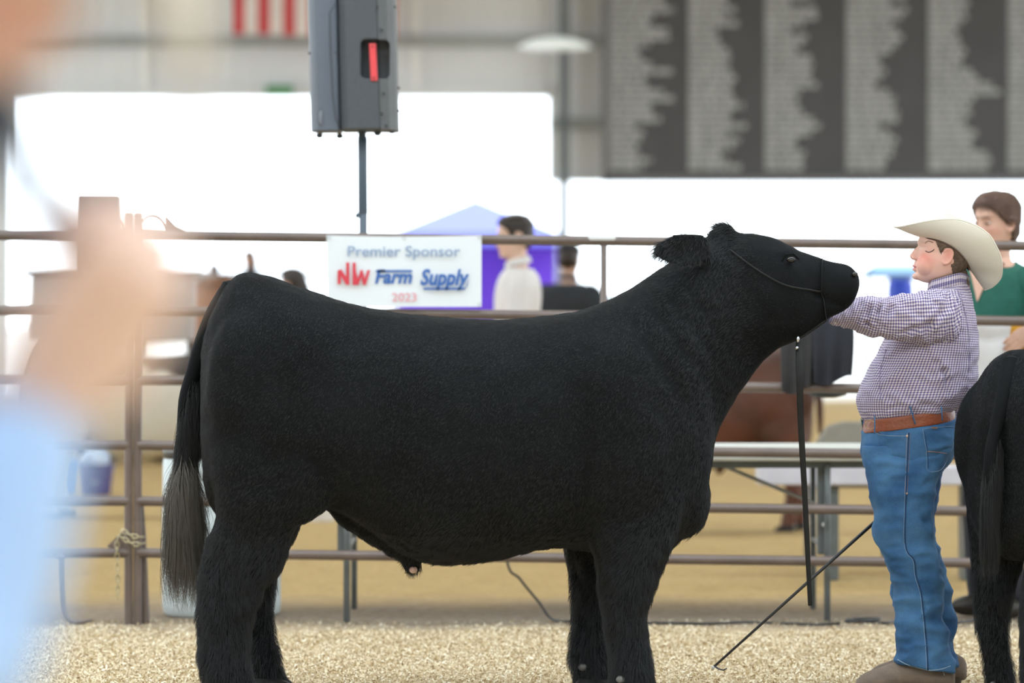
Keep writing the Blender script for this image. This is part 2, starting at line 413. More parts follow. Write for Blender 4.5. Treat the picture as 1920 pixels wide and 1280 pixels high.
MB().box(((a_.x+b_.x)/2, WALLY-0.17, (a_.z+b_.z)/2), (b_.x-a_.x, 0.2, a_.z-b_.z)).build('sign_box', mat('green sign face', (0.07, 0.24, 0.09), 0.4, 0.1), es, smooth=False, bevel=0.01)
LD = 58.0; lz = wz(82, LD)
lp = thing('high_bay_lamp', 'round white saucer lamp hanging near the steel column', 'lamp', (wx(1040, LD), LD, lz-0.08))
MB().lathe((wx(1040, LD), LD, lz), [(0.10, 0.10), (0.30, 0.07), (0.55, -0.03), (0.56, -0.05), (0.50, -0.07), (0.02, -0.075)], 40).build('lamp_shade', mat('white enamel shade', (0.8, 0.85, 0.86), 0.3, 0.02, emit=((0.8, 0.95, 1.0), 0.25)), lp)
MB().cyl((wx(1040, LD), LD, lz+0.08), (wx(1040, LD), LD, ROOF), 0.012, 8).build('hanging_cable', msteel, lp)
# ---------------------------------------------------------------- the black steer
SD = 12.72
def fur_mat(name, c1, c2, rough=0.42):
    m = mat(name, c1, rough, col2=c2, scale=3.0, spec=0.55, stretch=(1, 1, 1)); return m
mhide = mat('black hide', (0.005, 0.006, 0.007), 0.7, 0.3, 4, spec=.10)
mfur = fur_mat('black coat hair', (0.0030, 0.0042, 0.0056), (0.0075, 0.0100, 0.0130), .5)
mswitch = fur_mat('dusty tail hair', (0.055, 0.05, 0.043), (0.15, 0.135, 0.115))
mhoof = mat('dark hoof horn', (0.02, 0.019, 0.018), 0.5, 0.3, 12, spec=.2)
mdew = mat('grey dewclaw horn', (0.17, 0.17, 0.165), 0.5, 0.2, 20)
def P3(px, py, cy=0.0): return W(px, py, SD+cy)
parts = []
torso = [(384,700,384,790,.03),(380,655,382,870,.11),(390,610,390,930,.185,0,.8),(405,570,406,965,.235,0,.78),(430,532,430,985,.27,0,.75),(462,512,465,990,.295,0,.72),(520,524,520,985,.315,0,.7),(600,552,600,950,.325,0,.7),
 (680,574,680,985,.335,0,.7),(760,588,760,1035,.35,0,.7),(840,596,840,1052,.36,0,.7),(940,599,940,1042,.355,0,.7),(1040,591,1040,1024,.335,0,.72),(1110,575,1120,1035,.315,0,.75),(1165,551,1195,1048,.295,0,.8),
 (1205,528,1262,1022,.265,0,.85),(1240,505,1305,965,.23,0,.85),(1268,486,1330,890,.195,0,.85),(1295,468,1346,810,.165,0,.85),(1320,452,1388,735,.145,0,.85),(1348,442,1420,690,.13),(1380,440,1450,662,.12)]
parts.append(loft(pxrows(torso, SD), 56, 6))
head = [(1322,447,1400,690,.10),(1352,434,1436,668,.112),(1390,438,1462,652,.118),(1430,441,1490,642,.112,0,.8),(1470,452,1512,628,.105,0,.75),(1500,471,1530,616,.085,0,.72),(1535,483,1545,604,.072,0,.75),(1568,491,1563,592,.070,0,.8),(1590,494,1582,584,.070,0,.85),(1604,506,1596,572,.060,0,.85),(1612,522,1606,556,.038)]
parts.append(loft(pxrows(head, SD), 40, 6))
# poll tuft
parts.append(loft(pxrows([(1330,440,1345,470,.03),(1338,425,1380,455,.05),(1352,418,1378,450,.055),(1368,419,1376,436,.04),(1374,424,1372,430,.02)], SD), 24, 4))
# hind legs and front legs, near (cy<0) and far
legs = [
 [(410,640,560,640,.02,-.20),(398,720,590,720,.07,-.19),(390,800,605,800,.105,-.185),(392,870,600,870,.12,-.18),(402,930,588,935,.115,-.178),(402,975,566,975,.10,-.175),(388,1015,545,1015,.088,-.17),(376,1070,527,1065,.075,-.17),(373,1130,490,1110,.066,-.17),(373,1190,470,1180,.060,-.17),(375,1235,466,1230,.062,-.17),(378,1262,470,1262,.066,-.17),(388,1285,478,1285,.060,-.17),(384,1300,488,1300,.066,-.17)],
 [(420,640,560,640,.02,.20),(410,760,590,760,.10,.20),(420,880,590,880,.10,.20),(430,1000,560,1000,.09,.19),(430,1060,522,1060,.075,.18),(436,1110,514,1110,.065,.18),(442,1155,511,1155,.058,.18),(452,1190,515,1190,.055,.18),(462,1220,521,1220,.056,.18),(466,1250,529,1250,.06,.18),(470,1272,537,1275,.058,.18),(470,1287,545,1287,.064,.18)],
 [(1120,760,1240,780,.02,-.19),(1095,830,1275,850,.06,-.18),(1085,910,1285,930,.085,-.165),(1095,980,1268,1005,.088,-.165),(1112,1040,1250,1045,.080,-.168),(1122,1090,1231,1090,.072,-.17),(1130,1140,1213,1138,.062,-.17),(1137,1180,1210,1180,.056,-.17),(1142,1220,1216,1222,.056,-.17),(1146,1255,1222,1255,.06,-.17),(1150,1280,1226,1280,.058,-.17),(1150,1300,1240,1300,.066,-.17)],
 [(1060,800,1180,800,.03,.17),(1050,940,1180,960,.09,.17),(1054,1015,1165,1020,.085,.17),(1064,1065,1150,1065,.07,.17),(1070,1112,1140,1112,.060,.17),(1073,1160,1135,1160,.054,.17),(1069,1205,1139,1205,.055,.17),(1067,1233,1143,1235,.058,.17),(1074,1255,1147,1258,.058,.17),(1076,1275,1150,1275,.056,.17),(1076,1290,1158,1288,.064,.17)]]
for L_ in legs: parts.append(loft(pxrows(L_, SD, p=.95), 28, 6))
# stifle, haunch, shoulder, brisket and sheath bulges
for c_, r_, cy in (((545,850),(.19,.085,.24),-.215),((545,850),(.19,.085,.24),.215),((470,720),(.15,.10,.25),-.21),((470,720),(.15,.10,.25),.21),((1180,840),(.15,.09,.24),-.215),((1180,840),(.15,.09,.24),.215),((1290,930),(.075,.12,.13),0),((1500,560),(.07,.085,.06),0)):
    parts.append(ellipsoid(P3(*c_, cy), r_, None, 24, 16))
parts.append(loft(pxrows([(600,940,640,985,.05),(660,960,650,990,.07,0),(740,1000,715,1030,.065),(775,1040,752,1052,.04),(790,1060,762,1066,.025),(792,1070,772,1074,.014)], SD), 24, 5))
# ears: near ear pointing back, far ear behind the poll
def leaf_ear(base, tip, width, thick, up):
    b, t = Vector(base), Vector(tip); ax = (t-b); Ln = ax.length; ax.normalize(); up = (Vector(up)-ax*Vector(up).dot(ax)).normalized(); sd = ax.cross(up)
    V = []; F = []; K = 12; n = 20
    for i in range(K+1):
        s = i/K; ww = width*(0.42+1.05*math.sin(PI*min(1, s*0.72+0.12))-0.42*s) * (1 if s < .93 else .62); 
        for k in range(n):
            a = 2*PI*k/n; u_ = math.cos(a)*ww; v_ = math.sin(a)*thick*(1-0.6*s)-0.9*(u_*u_)/(width)*0.35
            V.append(b+ax*(Ln*s)+up*u_+sd*v_)
    for i in range(K):
        for k in range(n): F.append((i*n+k, i*n+(k+1) % n, (i+1)*n+(k+1) % n, (i+1)*n+k))
    F.append(tuple(range(n-1, -1, -1))); F.append(tuple(range(K*n, K*n+n))); return V, F
parts.append(leaf_ear(P3(1330, 468, -.10), P3(1222, 472, -.20), .050, .016, (0, .1, 1)))
parts.append(leaf_ear(P3(1345, 455, .09), P3(1325, 480, .22), .045, .014, (0, .1, 1)))
SV, SF = remesh(parts, 0.011, 16, 0.5)
# sculpt: neck folds, flank hollow, eye socket, mouth and nostril, spine
def sp(px, py, cy): return np.array(P3(px, py, cy))
for i, (ax_, ay_, bx_, by_) in enumerate(((1215,560,1330,720),(1250,540,1370,700),(1290,530,1400,690),(1180,590,1290,760))):
    for t_ in np.linspace(0, 1, 9): gauss_push(SV, sp(ax_+(bx_-ax_)*t_, ay_+(by_-ay_)*t_, -.22), (.014, .12, .02), (0, .006, 0))
gauss_push(SV, sp(590, 700, -.33), (.12, .09, .10), (0, .02, 0)); gauss_push(SV, sp(1080, 800, -.33), (.05, .08, .20), (0, .012, 0))
gauss_push(SV, sp(1440, 560, -.12), (.035, .05, .06), (0, -.006, 0)); gauss_push(SV, sp(1470, 615, -.11), (.07, .05, .012), (0, -.006, 0)); gauss_push(SV, sp(1150, 660, -.33), (.10, .08, .14), (0, -.012, 0)); gauss_push(SV, sp(1100, 900, -.30), (.025, .09, .16), (0, .016, 0)); gauss_push(SV, sp(640, 620, -.30), (.12, .1, .05), (0, .010, 0))
gauss_push(SV, sp(1345, 780, -.15), (.02, .08, .10), (-.004, .01, 0))
for s_ in (-1, 1):
    gauss_push(SV, sp(1484, 486, .11*s_), (.022, .03, .014), (0, -.012*s_, 0))
    gauss_push(SV, sp(1476, 470, .11*s_), (.03, .03, .010), (0, .007*s_, .003))
    gauss_push(SV, sp(1602, 512, .06*s_), (.010, .02, .012), (-.004, -.010*s_, 0))
    gauss_push(SV, sp(1445, 600, .12*s_), (.06, .04, .05), (0, .012*s_, 0))
for t_ in np.linspace(0, 1, 12):
    px_ = 1530+72*t_; py_ = 552+26*math.sin(t_*PI/2)-2
    for s_ in (-1, 1): gauss_push(SV, sp(px_, py_, .07*s_), (.012, .03, .006), (0, -.0085*s_, 0))
nn = vnormals(SV, SF)
for i in range(len(SV)):
    p = Vector(SV[i]); a_ = noise.noise(p*9)*0.004+noise.noise(p*26)*0.0022
    if p.z < .55: a_ += (noise.noise(Vector((p.x*40, p.y*40, p.z*16))))*0.006
    SV[i] += nn[i]*a_
sroot = thing('steer', 'big black steer standing side-on with its head held up by the boy', 'steer', (P3(880, 604).x, SD, 0))
body = obj('body', SV, SF, mhide, sroot, ang=180)
stree = bvh(SV, SF)
# coat: combed hair
N_ = 330000
Pp, Nn = sample_surface(SV, SF, N_, lambda c: np.where(c[:, 1] > SD+0.12, 0.35, 1.0)*np.where(c[:, 2] < .55, 1.5, 1.0))
x = Pp[:, 0]; z = Pp[:, 2]
hx = P3(1250, 0).x
neck = 1/(1+np.exp(-(x-hx)/.06)); up_ = 1/(1+np.exp(-(z-1.12)/.05))
comb = np.stack([-.55+.15*neck-.3*neck*up_, np.zeros(N_), -.8+.0*neck], 1)
hd = 1/(1+np.exp(-(x-P3(1400, 0).x)/.03)); comb = comb*(1-hd[:, None])+hd[:, None]*np.array([-.9, 0, .15])[None, :]
leg = 1/(1+np.exp((z-.47+.06*np.sin(x*9))/.035)); comb[:, 0] += leg*.35
jit = rng.normal(0, .11, (N_, 3)); n_lf = np.array([[noise.noise(Vector(p)*7) for p in Pp]]).T
comb = comb+jit+np.concatenate([n_lf*.5, n_lf*0, -n_lf*.2], 1)
comb -= Nn*(comb*Nn).sum(1, keepdims=True); comb = nrm(comb)
ln = 0.012+0.015*leg+0.006/(1+np.exp((z-.72)/.06))+0.008*neck*(1-hd)-0.004*hd
poll = gw(Pp, sp(1350, 430, 0), (.05, .08, .03)); ear = gw(Pp, sp(1232, 475, -.19), (.035, .06, .05)); ln = ln+poll*.012+ear*.018
mz = gw(Pp, sp(1600, 530, 0), (.03, .12, .05)); ln = ln*(1-.85*mz)
ln = ln*rng.uniform(.6, 1.15, N_)
lift = .30+.34*leg+.22*rng.random(N_)+ear*.3
K = 4; st = np.zeros((N_, K, 3))
for k in range(K):
    t = k/(K-1); st[:, k] = Pp-Nn*.002+(Nn*(lift*(t-.45*t*t))[:, None]+comb*(t*(.75+.25*t)))*ln[:, None]
hairs('coat_hair', st, .00048, mfur, sroot)
# tail: dock and dusty switch
tp = [P3(440,545,0), P3(408,590,-.02), P3(384,640,-.03), P3(366,690,-.03), P3(352,740,-.03), P3(347,790,-.03), P3(346,850,-.03), P3(346,900,-.03)]
TV, TF = tube([Vector(p) for p in spline(tp, 4)], [float(v) for v in np.interp(np.linspace(0, 1, 29), [0,.2,.45,.6,.8,1], [.05,.038,.026,.028,.026,.014])], 16)
tail = obj('tail', TV, TF, mhide, sroot)
TVn = np.array([tuple(v) for v in TV])
def strands_along(n, s0, s1, rad, Lr, spread, seedcol):
    path = spline([tuple(p) for p in tp], 10); M = len(path); out = np.zeros((n, 8, 3))
    for i in range(n):
        s = s0+(s1-s0)*random.random(); j = int(s*(M-1)); a = random.random()*2*PI; r = rad*math.sqrt(random.random())
        b = path[j]+np.array([math.cos(a)*r, math.sin(a)*r, 0]); Lh = random.uniform(*Lr)
        dx = math.cos(a)*spread*random.uniform(.5, 1.3); dy = math.sin(a)*spread*random.uniform(.5, 1.3)
        lobe = .022 if random.random() < .3 else -.012
        for k in range(8):
            t = k/7; wv = .010*noise.noise(Vector((b[0]*60+a*2, 3.1*k/7, a*1.5))); out[i, k] = b+np.array([wv*k/3+dx*math.sin(PI*min(1, t*.80)**1.5)+lobe*t*t*(Lh/.45)+.004*math.sin(9*t+a*3), dy*math.sin(PI*min(1, t*.85)**1.4), -Lh*t])
    return out
hairs('tail_hair', strands_along(5200, .45, .93, .022, (.14, .30), .016, 0), .0007, mfur, sroot)
hairs('tail_switch', strands_along(5200, .80, 1.0, .013, (.16, .45), .048, 1), .0007, mswitch, sroot)
# eyes, hooves, dewclaws, pizzle tuft
meye = mat('dark wet eye', (0.008, 0.006, 0.006), 0.12, 0.1); meye.node_tree.nodes['Principled BSDF'].inputs['Coat Weight'].default_value = .2
for s_ in (-1, 1):
    e = MB().ell(P3(1483, 487, .096*s_), (.015, .011, .010)); e.build('eye', meye, sroot)
    lid = MB().tube([P3(1466, 490, s_*.108), P3(1474, 477, s_*.117), P3(1488, 476, s_*.114), P3(1498, 486, s_*.100)], [.003, .0045, .0045, .003], 8); lid.build('eyelid', mhide, sroot)
    MB().ell(P3(1603, 514, .052*s_), (.010, .009, .008), None).build('nostril', mat('nostril %d' % s_, (.02, .018, .018), .25, .2), sroot)
mnose = mat('moist grey nose', (0.06, 0.058, 0.06), 0.3, 0.4, 60, bump=.4, bscale=150)
for a_, cy in (((384,496),-.17),((472,545),.18),((1152,1240),-.17),((1078,1158),.17)):
    g = CAMH-0.0; dd = SD+cy
    for q in (-1, 1):
        xa, xb = W(a_[0], 0, dd).x, W(a_[1], 0, dd).x; c_ = (xa+xb)/2
        V, F, _ = loft([(xa+.012, .048, xb-.034, .046, .026, dd+q*.034, .9, 0), (xa, .03, xb, .032, .034, dd+q*.034, .9, 0), (xa-.004, .0, xb+.02, .0, .036, dd+q*.034, .9, 0)], 20, 4)
        obj('hoof', V, F, mhoof, sroot)
for px_, py_, cy in ((472,1271,.06),(1093,1250,.085),(1165,1273,-.235)):
    h = hit(stree, px_, py_, .004)
    if h: MB().ell(h, (.015, .011, .013)).build('dewclaw', mdew, sroot)
MB().ell(P3(775, 1068, -.02), (.014, .014, .012)).build('sheath_opening', mat('pale pink skin', (.62, .42, .36), .6, .1), sroot)
# halter of black leather with its hanging lead
mleath = mat('black halter leather', (0.012, 0.012, 0.012), 0.5, 0.2, 30, spec=.2); mchrome = mat('chrome fitting', (.6, .62, .65), .2, .05, metal=1)
hal = thing('halter', 'thin black leather show halter strapped round the steer muzzle and cheek', 'halter', P3(1540, 560))
def strap(pts, w, t, m, name, par):
    pa = drape(stree, pts, .0045, 5)
    if len(pa) > 1: MB().tube(pa, w, 8, flat=(1, .45)).build(name, m, par)
strap([(1541,486),(1540,515),(1540,545),(1545,575),(1548,598)], .0034, .003, mleath, 'noseband', hal)
strap([(1540,545),(1500,541),(1460,530),(1410,500),(1370,470)], .0030, .003, mleath, 'cheek_strap', hal)
strap([(1548,598),(1520,618),(1498,632)], .004, .003, mleath, 'chin_chain', hal)
ld = thing('lead_strap', 'black leather lead hanging straight down from the steer chin', 'strap', W(1518, 1134, 12.6))
lp_ = spline([tuple(W(1497, 637, 12.66)), tuple(W(1499, 700, 12.6)), tuple(W(1502, 800, 12.6)), tuple(W(1509, 930, 12.6)), tuple(W(1515, 1050, 12.6)), tuple(W(1519, 1134, 12.6))], 6)
MB().tube([Vector(p) for p in lp_], [float(v) for v in np.interp(np.linspace(0, 1, len(lp_)), [0,.15,.3,1], [.008,.012,.011,.007])], 8, flat=(.35, 1)).build('strap', mleath, ld)
MB().ell(W(1496, 636, 12.64), (.006, .006, .011)).ell(W(1494, 652, 12.63), (.006, .006, .006)).build('snap', mchrome, ld)
# ---------------------------------------------------------------- corral panels
FY = 15.78
mrail = mat('brown painted pipe', (0.135, 0.10, 0.085), 0.32, 0.14, 9, spec=.6, bump=.08, bscale=40)
mgalv = mat('galvanised steel', (.42, .44, .45), .35, .12, 10, metal=.6)
mbrass = mat('dull zinc yellow chain', (.50, .44, .28), .35, .15, 30, metal=.6)
RAILS = [440, 581, 711, 833, 938, 1035]
def fx(px, d=FY): return (px-960)*d/FPX
def fz(py, d=FY): return CAMH-(py-HZ)*d/FPX
def panel(x0, x1, y, label, uprights, feet, tilt=0.0, loops=()):
    t = thing('fence_panel', label, 'fence panel', ((x0+x1)/2, y, 0), 'brown pipe corral panels along the ring')
    for i, py in enumerate(RAILS):
        z = fz(py+1); mb = MB().cyl((x0, y, z-tilt*0), (x1, y, z-tilt), .0205, 16)
        mb.build('rail', mrail, t)
    for x in (x0, x1): MB().cyl((x, y, 0.0), (x, y, fz(404)), .0175, 16).build('post', mrail, t)
    for x in uprights: MB().cyl((x, y, fz(1035)), (x, y, fz(440)), .0135, 12).build('upright', mrail, t)
    for x in feet:   # bent sled foot
        pts = spline([(x, y, fz(1042)), (x+.003, y-.002, .30), (x+.008, y-.01, .16), (x+.018, y-.02, .06), (x+.045, y-.03, .018), (x+.09, y-.035, .012), (x+.135, y-.035, .02)], 5)
        rr = np.interp(np.linspace(0, 1, len(pts)), [0, .1, .3, .7, .85, 1], [.030, .017, .014, .012, .012, .007])
        MB().tube([Vector(p) for p in pts], [float(v) for v in rr], 10, flat=(1, .8)).build('foot', mrail, t)
    for x, sgn in loops:   # rounded pin loop and gusset above the top rail
        z = fz(440); pts = [(x+sgn*.057*(1-math.cos(a))-0, y, z+.075*math.sin(a) if True else 0) for a in np.linspace(0, PI, 16)]
        MB().tube([Vector(p) for p in pts], .0045, 8).build('latch_loop', mrail, t)
        g = x+sgn*.114
        MB().prism([(g-sgn*.004, y-.004, z), (g-sgn*.004, y-.004, z+.075), (g+sgn*.012, y-.004, z+.06), (g+sgn*.035, y-.004, z+.035), (g+sgn*.075, y-.004, z+.018), (g+sgn*.12, y-.004, z)], (0, .008, 0)).build('gusset', mrail, t)
    return t
pA = panel(fx(241)-3.4, fx(241), FY, 'brown pipe panel left of the chained joint with a bent sled foot', [fx(241)-1.7], [fx(112), fx(241)-3.1], loops=[(fx(232), -1)])
pB = panel(fx(258), fx(1966), FY, 'brown pipe panel behind the big steer carrying the white sponsor banner', [fx(1132)], [], .045, loops=[(fx(259), 1)])
pC = panel(fx(1984), fx(1984)+3.4, FY+.02, 'brown pipe panel at the far right beyond the woman in green', [fx(1984)+1.7], [fx(1984)+.4], loops=[])
br = tag(MB().tube([W(263, 940, FY+.05), W(266, 1000, FY+.05), W(272, 1165, FY+.05)], [.014, .017, .020], 12).build('brace_post', mrail, None), 'short brown brace post leaning behind the chained fence joint', 'post')
# chain wrapped round the two posts
def link(c, ax, nrm_, L_=.030, wd_=.016, r=.0026):
    ax = Vector(ax).normalized(); nr = Vector(nrm_); nr = (nr-ax*nr.dot(ax)).normalized(); pts = []
    for i in range(17):
        a = 2*PI*i/16; pts.append(Vector(c)+ax*(math.cos(a)*(L_/2))+nr*(math.copysign(abs(math.sin(a))**.7, math.sin(a))*wd_/2))
    return tube(pts, r, 6, cap=False)
ch = thing('gate_chain', 'yellowish steel chain looped round the two fence posts', 'chain', W(245, 1010, FY-.03))
def chain_run(pts, name):
    P = [Vector(p) for p in spline(pts, 12)]; mb = MB(); s = 0; last = P[0]; k = 0
    for p in P[1:]:
        while (p-last).length > .023:
            d = (p-last).normalized(); c = last+d*.0115; last = last+d*.023
            up = Vector((0, 0, 1)) if abs(d.z) < .8 else Vector((1, 0, 0)); sd = d.cross(up)
            mb.add(*link(c, d, up if k % 2 else sd)); k += 1
    mb.build(name, mbrass, ch)
yf = FY-.035
chain_run([tuple(W(x, y, yf)) for x, y in ((224,1004),(231,992),(240,1000),(252,1006),(268,1006),(274,1014))], 'chain_links')
chain_run([tuple(W(x, y, yf-.01)) for x, y in ((222,1004),(236,1012),(252,1020),(268,1019),(274,1014))], 'chain_links')
chain_run([tuple(W(x, y, yf)) for x, y in ((222,1006),(219,1020),(220,1050),(221,1090),(221,1130))], 'chain_links')
MB().prism([W(200, 1024, FY), W(222, 1003, FY), W(236, 992, FY), W(236, 1030, FY), W(215, 1030, FY)], (0, .008, 0)).build('chain_plate', mrail, ch)
tp_ = MB().tube([W(1106, 446, FY), W(1152, 446, FY)], .0225, 14).build('white_tape', mat('white tape wrap', (.72, .74, .75), .5, .06), None); tag(tp_, 'white tape wrapped round the top rail right of the white shirted man', 'tape')

# ---------------------------------------------------------------- sponsor banner
BY = FY-.032
bn = thing('sponsor_banner', 'white vinyl sponsor banner with red and blue lettering tied to the top rail', 'banner', W(758, 575, BY))
mban = mat('white banner vinyl', (.74, .79, .83), .45, .02, 2)
V = []; nx, nz = 40, 20
for j in range(nz+1):
    for i in range(nx+1):
        u = i/nx; v = j/nz; p = W(612+291*u+(3*(1-v) if u < .5 else 0), 575-134*v+(2.5*math.sin(u*PI) if j == nz else 0), BY)
        V.append((p.x, p.y+.004*math.sin(u*9+1)*(1-v*.3)-.002, p.z))
F = [(j*(nx+1)+i, j*(nx+1)+i+1, (j+1)*(nx+1)+i+1, (j+1)*(nx+1)+i) for j in range(nz) for i in range(nx)]
o_ = len(V); V2 = V+[(x, y+.0015, z) for x, y, z in V]; F2 = F+[tuple(i+o_ for i in f[::-1]) for f in F]
obj('banner_cloth', V2, F2, mban, bn, recalc=False)
for px, py in ((616, 445), (899, 445), (758, 447), (616, 571), (899, 571)):
    V, F = tube([W(px, py, BY-.004)+Vector((.006*math.cos(a), 0, .006*math.sin(a))) for a in np.linspace(0, 2*PI, 13)], .0015, 6, cap=False); obj('eyelet', V, F, mgalv, bn)
def text_mesh(body, x0, y0, x1, y1, d, shear=0, bold=0.0, thick=.0012):
    """flat letters fitted into a frame-pixel box at depth d"""
    cu = bpy.data.curves.new('t', 'FONT'); cu.body = body; cu.size = 1; cu.shear = shear; cu.extrude = 0; cu.offset = bold; cu.resolution_u = 4
    o = bpy.data.objects.new('t', cu); C.objects.link(o); dg = bpy.context.evaluated_depsgraph_get(); me = bpy.data.meshes.new_from_object(o.evaluated_get(dg))
    A = np.array([tuple(v.co) for v in me.vertices]); F = [tuple(p.vertices) for p in me.polygons]
    bpy.data.objects.remove(o); bpy.data.curves.remove(cu); bpy.data.meshes.remove(me)
    mn, mx = A.min(0), A.max(0); a = W(x0, y1, d); b = W(x1, y0, d)
    X = a.x+(A[:, 0]-mn[0])/(mx[0]-mn[0])*(b.x-a.x); Z = a.z+(A[:, 1]-mn[1])/(mx[1]-mn[1])*(b.z-a.z)
    return [(X[i], d, Z[i]) for i in range(len(X))], F
TY = BY-.010
mblue = mat('royal blue print', (.035, .13, .42), .5, .05); mredp = mat('red print', (.62, .045, .07), .5, .05); mgb = mat('pale blue print', (.27, .36, .52), .5, .05); mpk = mat('pale red print', (.75, .36, .40), .5, .05)
def flat(name, VF, m, par): return obj(name, VF[0], VF[1], m, par, smooth=False, recalc=False)
flat('lettering', text_mesh('Premier Sponsor', 652, 461, 863, 487, TY, bold=.012), mgb, bn)
flat('lettering', text_mesh('Farm', 703, 505, 773, 532, TY, shear=.22, bold=.03), mblue, bn)
flat('lettering', text_mesh('Supply', 788, 504, 880, 544, TY, shear=.25, bold=.03), mblue, bn)
flat('lettering', text_mesh('2023', 735, 549, 781, 565, TY, bold=.01), mpk, bn)
def poly(name, pts, m, par, d=TY): V = [W(x, y, d) for x, y in pts]; return MB().prism(V, (0, .001, 0)).build(name, m, par, smooth=False)
poly('letter_bar', [(705, 506), (772, 506), (774, 510), (704, 510)], mblue, bn)
poly('letter_bar', [(794, 539), (873, 539), (876, 530), (880, 520), (876, 536), (871, 543), (794, 543)], mblue, bn)
nw = MB()
for ki_, pts in enumerate(([(633,507),(639,505),(639,532),(633,533)], [(633,507),(640,505),(655,528),(655,534),(649,534)], [(649,492),(655,492),(655,534),(649,534)], [(661,492),(667,492),(667,534),(661,534)],
            [(667,505),(673,534),(667,534),(661,520)], [(672,534),(667,534),(676,506),(680,512)], [(676,506),(680,506),(686,534),(680,534)], [(680,534),(686,534),(694,506),(689,506)])):
    nw.prism([W(x, y, TY-.0004*ki_) for x, y in pts], (0, .001, 0))
nw.build('letter_monogram', mredp, bn, smooth=False)

# ---------------------------------------------------------------- speaker on its pole
PD = 16.25
spk = thing('loudspeaker', 'big grey loudspeaker with a red handle on top of a thin pole', 'speaker', W(665, 252, PD))
mcab = mat('textured charcoal cabinet plastic', (.064, .074, .085), .55, .06, 60, bump=.25, bscale=500); mgrl = mat('blue grey speaker grille', (.11, .13, .165), .38, .06, 4, metal=.3, bump=.3, bscale=900)
mback = mat('grey rear cabinet plastic', (.098, .104, .11), .6, .06, 60, bump=.25, bscale=500)
def plan_prism(pts, y0, y1, lean=6.0, taper=0):
    """pts (px, depth offset) seen from the ring; the whole leans slightly"""
    V = []; 
    for py in (y1, y0):
        sh = (py-250)/250*-0+ (py-245)*(lean/245.0)
        for px, dd in pts: p = W(px+sh, py, PD); V.append((p.x, PD+dd, p.z))
    n = len(pts); F = [tuple(range(n-1, -1, -1)), tuple(range(n, 2*n))]+[(i, (i+1) % n, (i+1) % n+n, i+n) for i in range(n)]
    return V, F
TOP = -118
cab = plan_prism([(641, -.10), (655, -.135), (672, -.155), (716, -.165), (716, .16), (641, .16)], TOP, 246)
# cut the handle recess with a boolean
co = obj('cabinet', cab[0], cab[1], mcab, spk, smooth=False)
def rrect(cx, cz, w, h, r, y, n=5):
    pts = []
    for qx, qz, a0 in ((1, 1, 0), (-1, 1, PI/2), (-1, -1, PI), (1, -1, 3*PI/2)):
        for i in range(n+1): a = a0+PI/2*i/n; pts.append(Vector((cx+qx*(w/2-r)+r*math.cos(a), y, cz+qz*(h/2-r)+r*math.sin(a))))
    return pts
hc_ = W(706, 115.5, PD)
cut = MB().prism(rrect(hc_.x, hc_.z, 54/FPX*PD, 73/FPX*PD, .022, PD-.3), (0, .235, 0)).build('cutter', mcab, None, smooth=False)
bk = plan_prism([(716, -.167), (733, -.155), (745, -.10), (747, .16), (716, .16)], TOP, 246)
bo = obj('rear_shell', bk[0], bk[1], mback, spk, smooth=False)
for ob in (co, bo):
    bl = ob.modifiers.new('b', 'BOOLEAN'); bl.object = cut; bl.solver = 'EXACT'
    dg = bpy.context.evaluated_depsgraph_get(); dg.update(); nm = bpy.data.meshes.new_from_object(ob.evaluated_get(dg)); ob.modifiers.clear(); ob.data = nm
    bvm = ob.modifiers.new('bevel', 'BEVEL'); bvm.width = .006; bvm.segments = 2; bvm.limit_method = 'ANGLE'
bpy.data.objects.remove(cut)
grl = plan_prism([(584, .05), (583, -.0), (588, -.05), (598, -.085), (612, -.105), (628, -.115), (638, -.112), (641, -.09), (641, .12), (600, .12)], TOP, 248)
obj('grille', grl[0], grl[1], mgrl, spk, bevel=.006, ang=50)
sm = MB().tube([W(628, 8, PD-.125), W(618, 24, PD-.122), W(619, 90, PD-.122), W(624, 180, PD-.122), W(629, 222, PD-.125), W(640, 243, PD-.10)], .0018, 6).build('grille_seam', mat('black seam', (.02, .02, .02), .6), spk)
mredm = mat('red handle enamel', (.72, .07, .08), .4, .05)
a_ = W(697.5, 82, PD-.175); b_ = W(701.5, 151, PD-.175)
hb = MB().prism([W(692, 82, PD-.170), W(704.5, 81.5, PD-.170), W(708, 151, PD-.170), W(695.5, 151.5, PD-.170)], (0, .012, 0)).build('handle', mredm, spk, smooth=False, bevel=.002)
mblk = mat('black bolt', (.015, .015, .015), .4)
for px, py in ((698, 87), (701, 146)): MB().ell(W(px, py, PD-.172), (.004, .003, .004)).build('bolt', mblk, spk)
for px, py in ((716, 56), (720, 175), (724, 235), (707, 13), (741, 13), (716, 213), (748, 165), (748, 208), (629, 99), (580, 100)): MB().ell(W(px, py, PD-.168 if px > 700 and px < 745 else PD-.11), (.005, .004, .006)).build('bolt', mblk, spk)
for px, py in ((599, 254), (637, 255), (708, 250), (735, 246)): MB().ell(W(px, py, PD-.03), (.016, .016, .012)).build('rubber_foot', mcab, spk)
bg = MB(); bg.ell(W(602, 220, PD-.088), (.0125, .006, .038), Matrix.Rotation(.5, 3, 'Z')).build('badge', mat('silver grey badge', (.24, .27, .32), .3, .1), spk)
MB().tube([W(602, 220, PD-.096)+Vector((.012*math.cos(a), 0, .037*math.sin(a))) for a in np.linspace(0, 2*PI, 25)], .0012, 6, cap=False).build('badge_ring', mblk, spk)
MB().tube([W(602, 207, PD-.1), W(602, 233, PD-.1)], .0012, 6).build('badge_mark', mgalv, spk)
MB().cyl(W(679, 262, PD), W(679, 240, PD), .018, 14).build('pole_socket', mcab, spk)
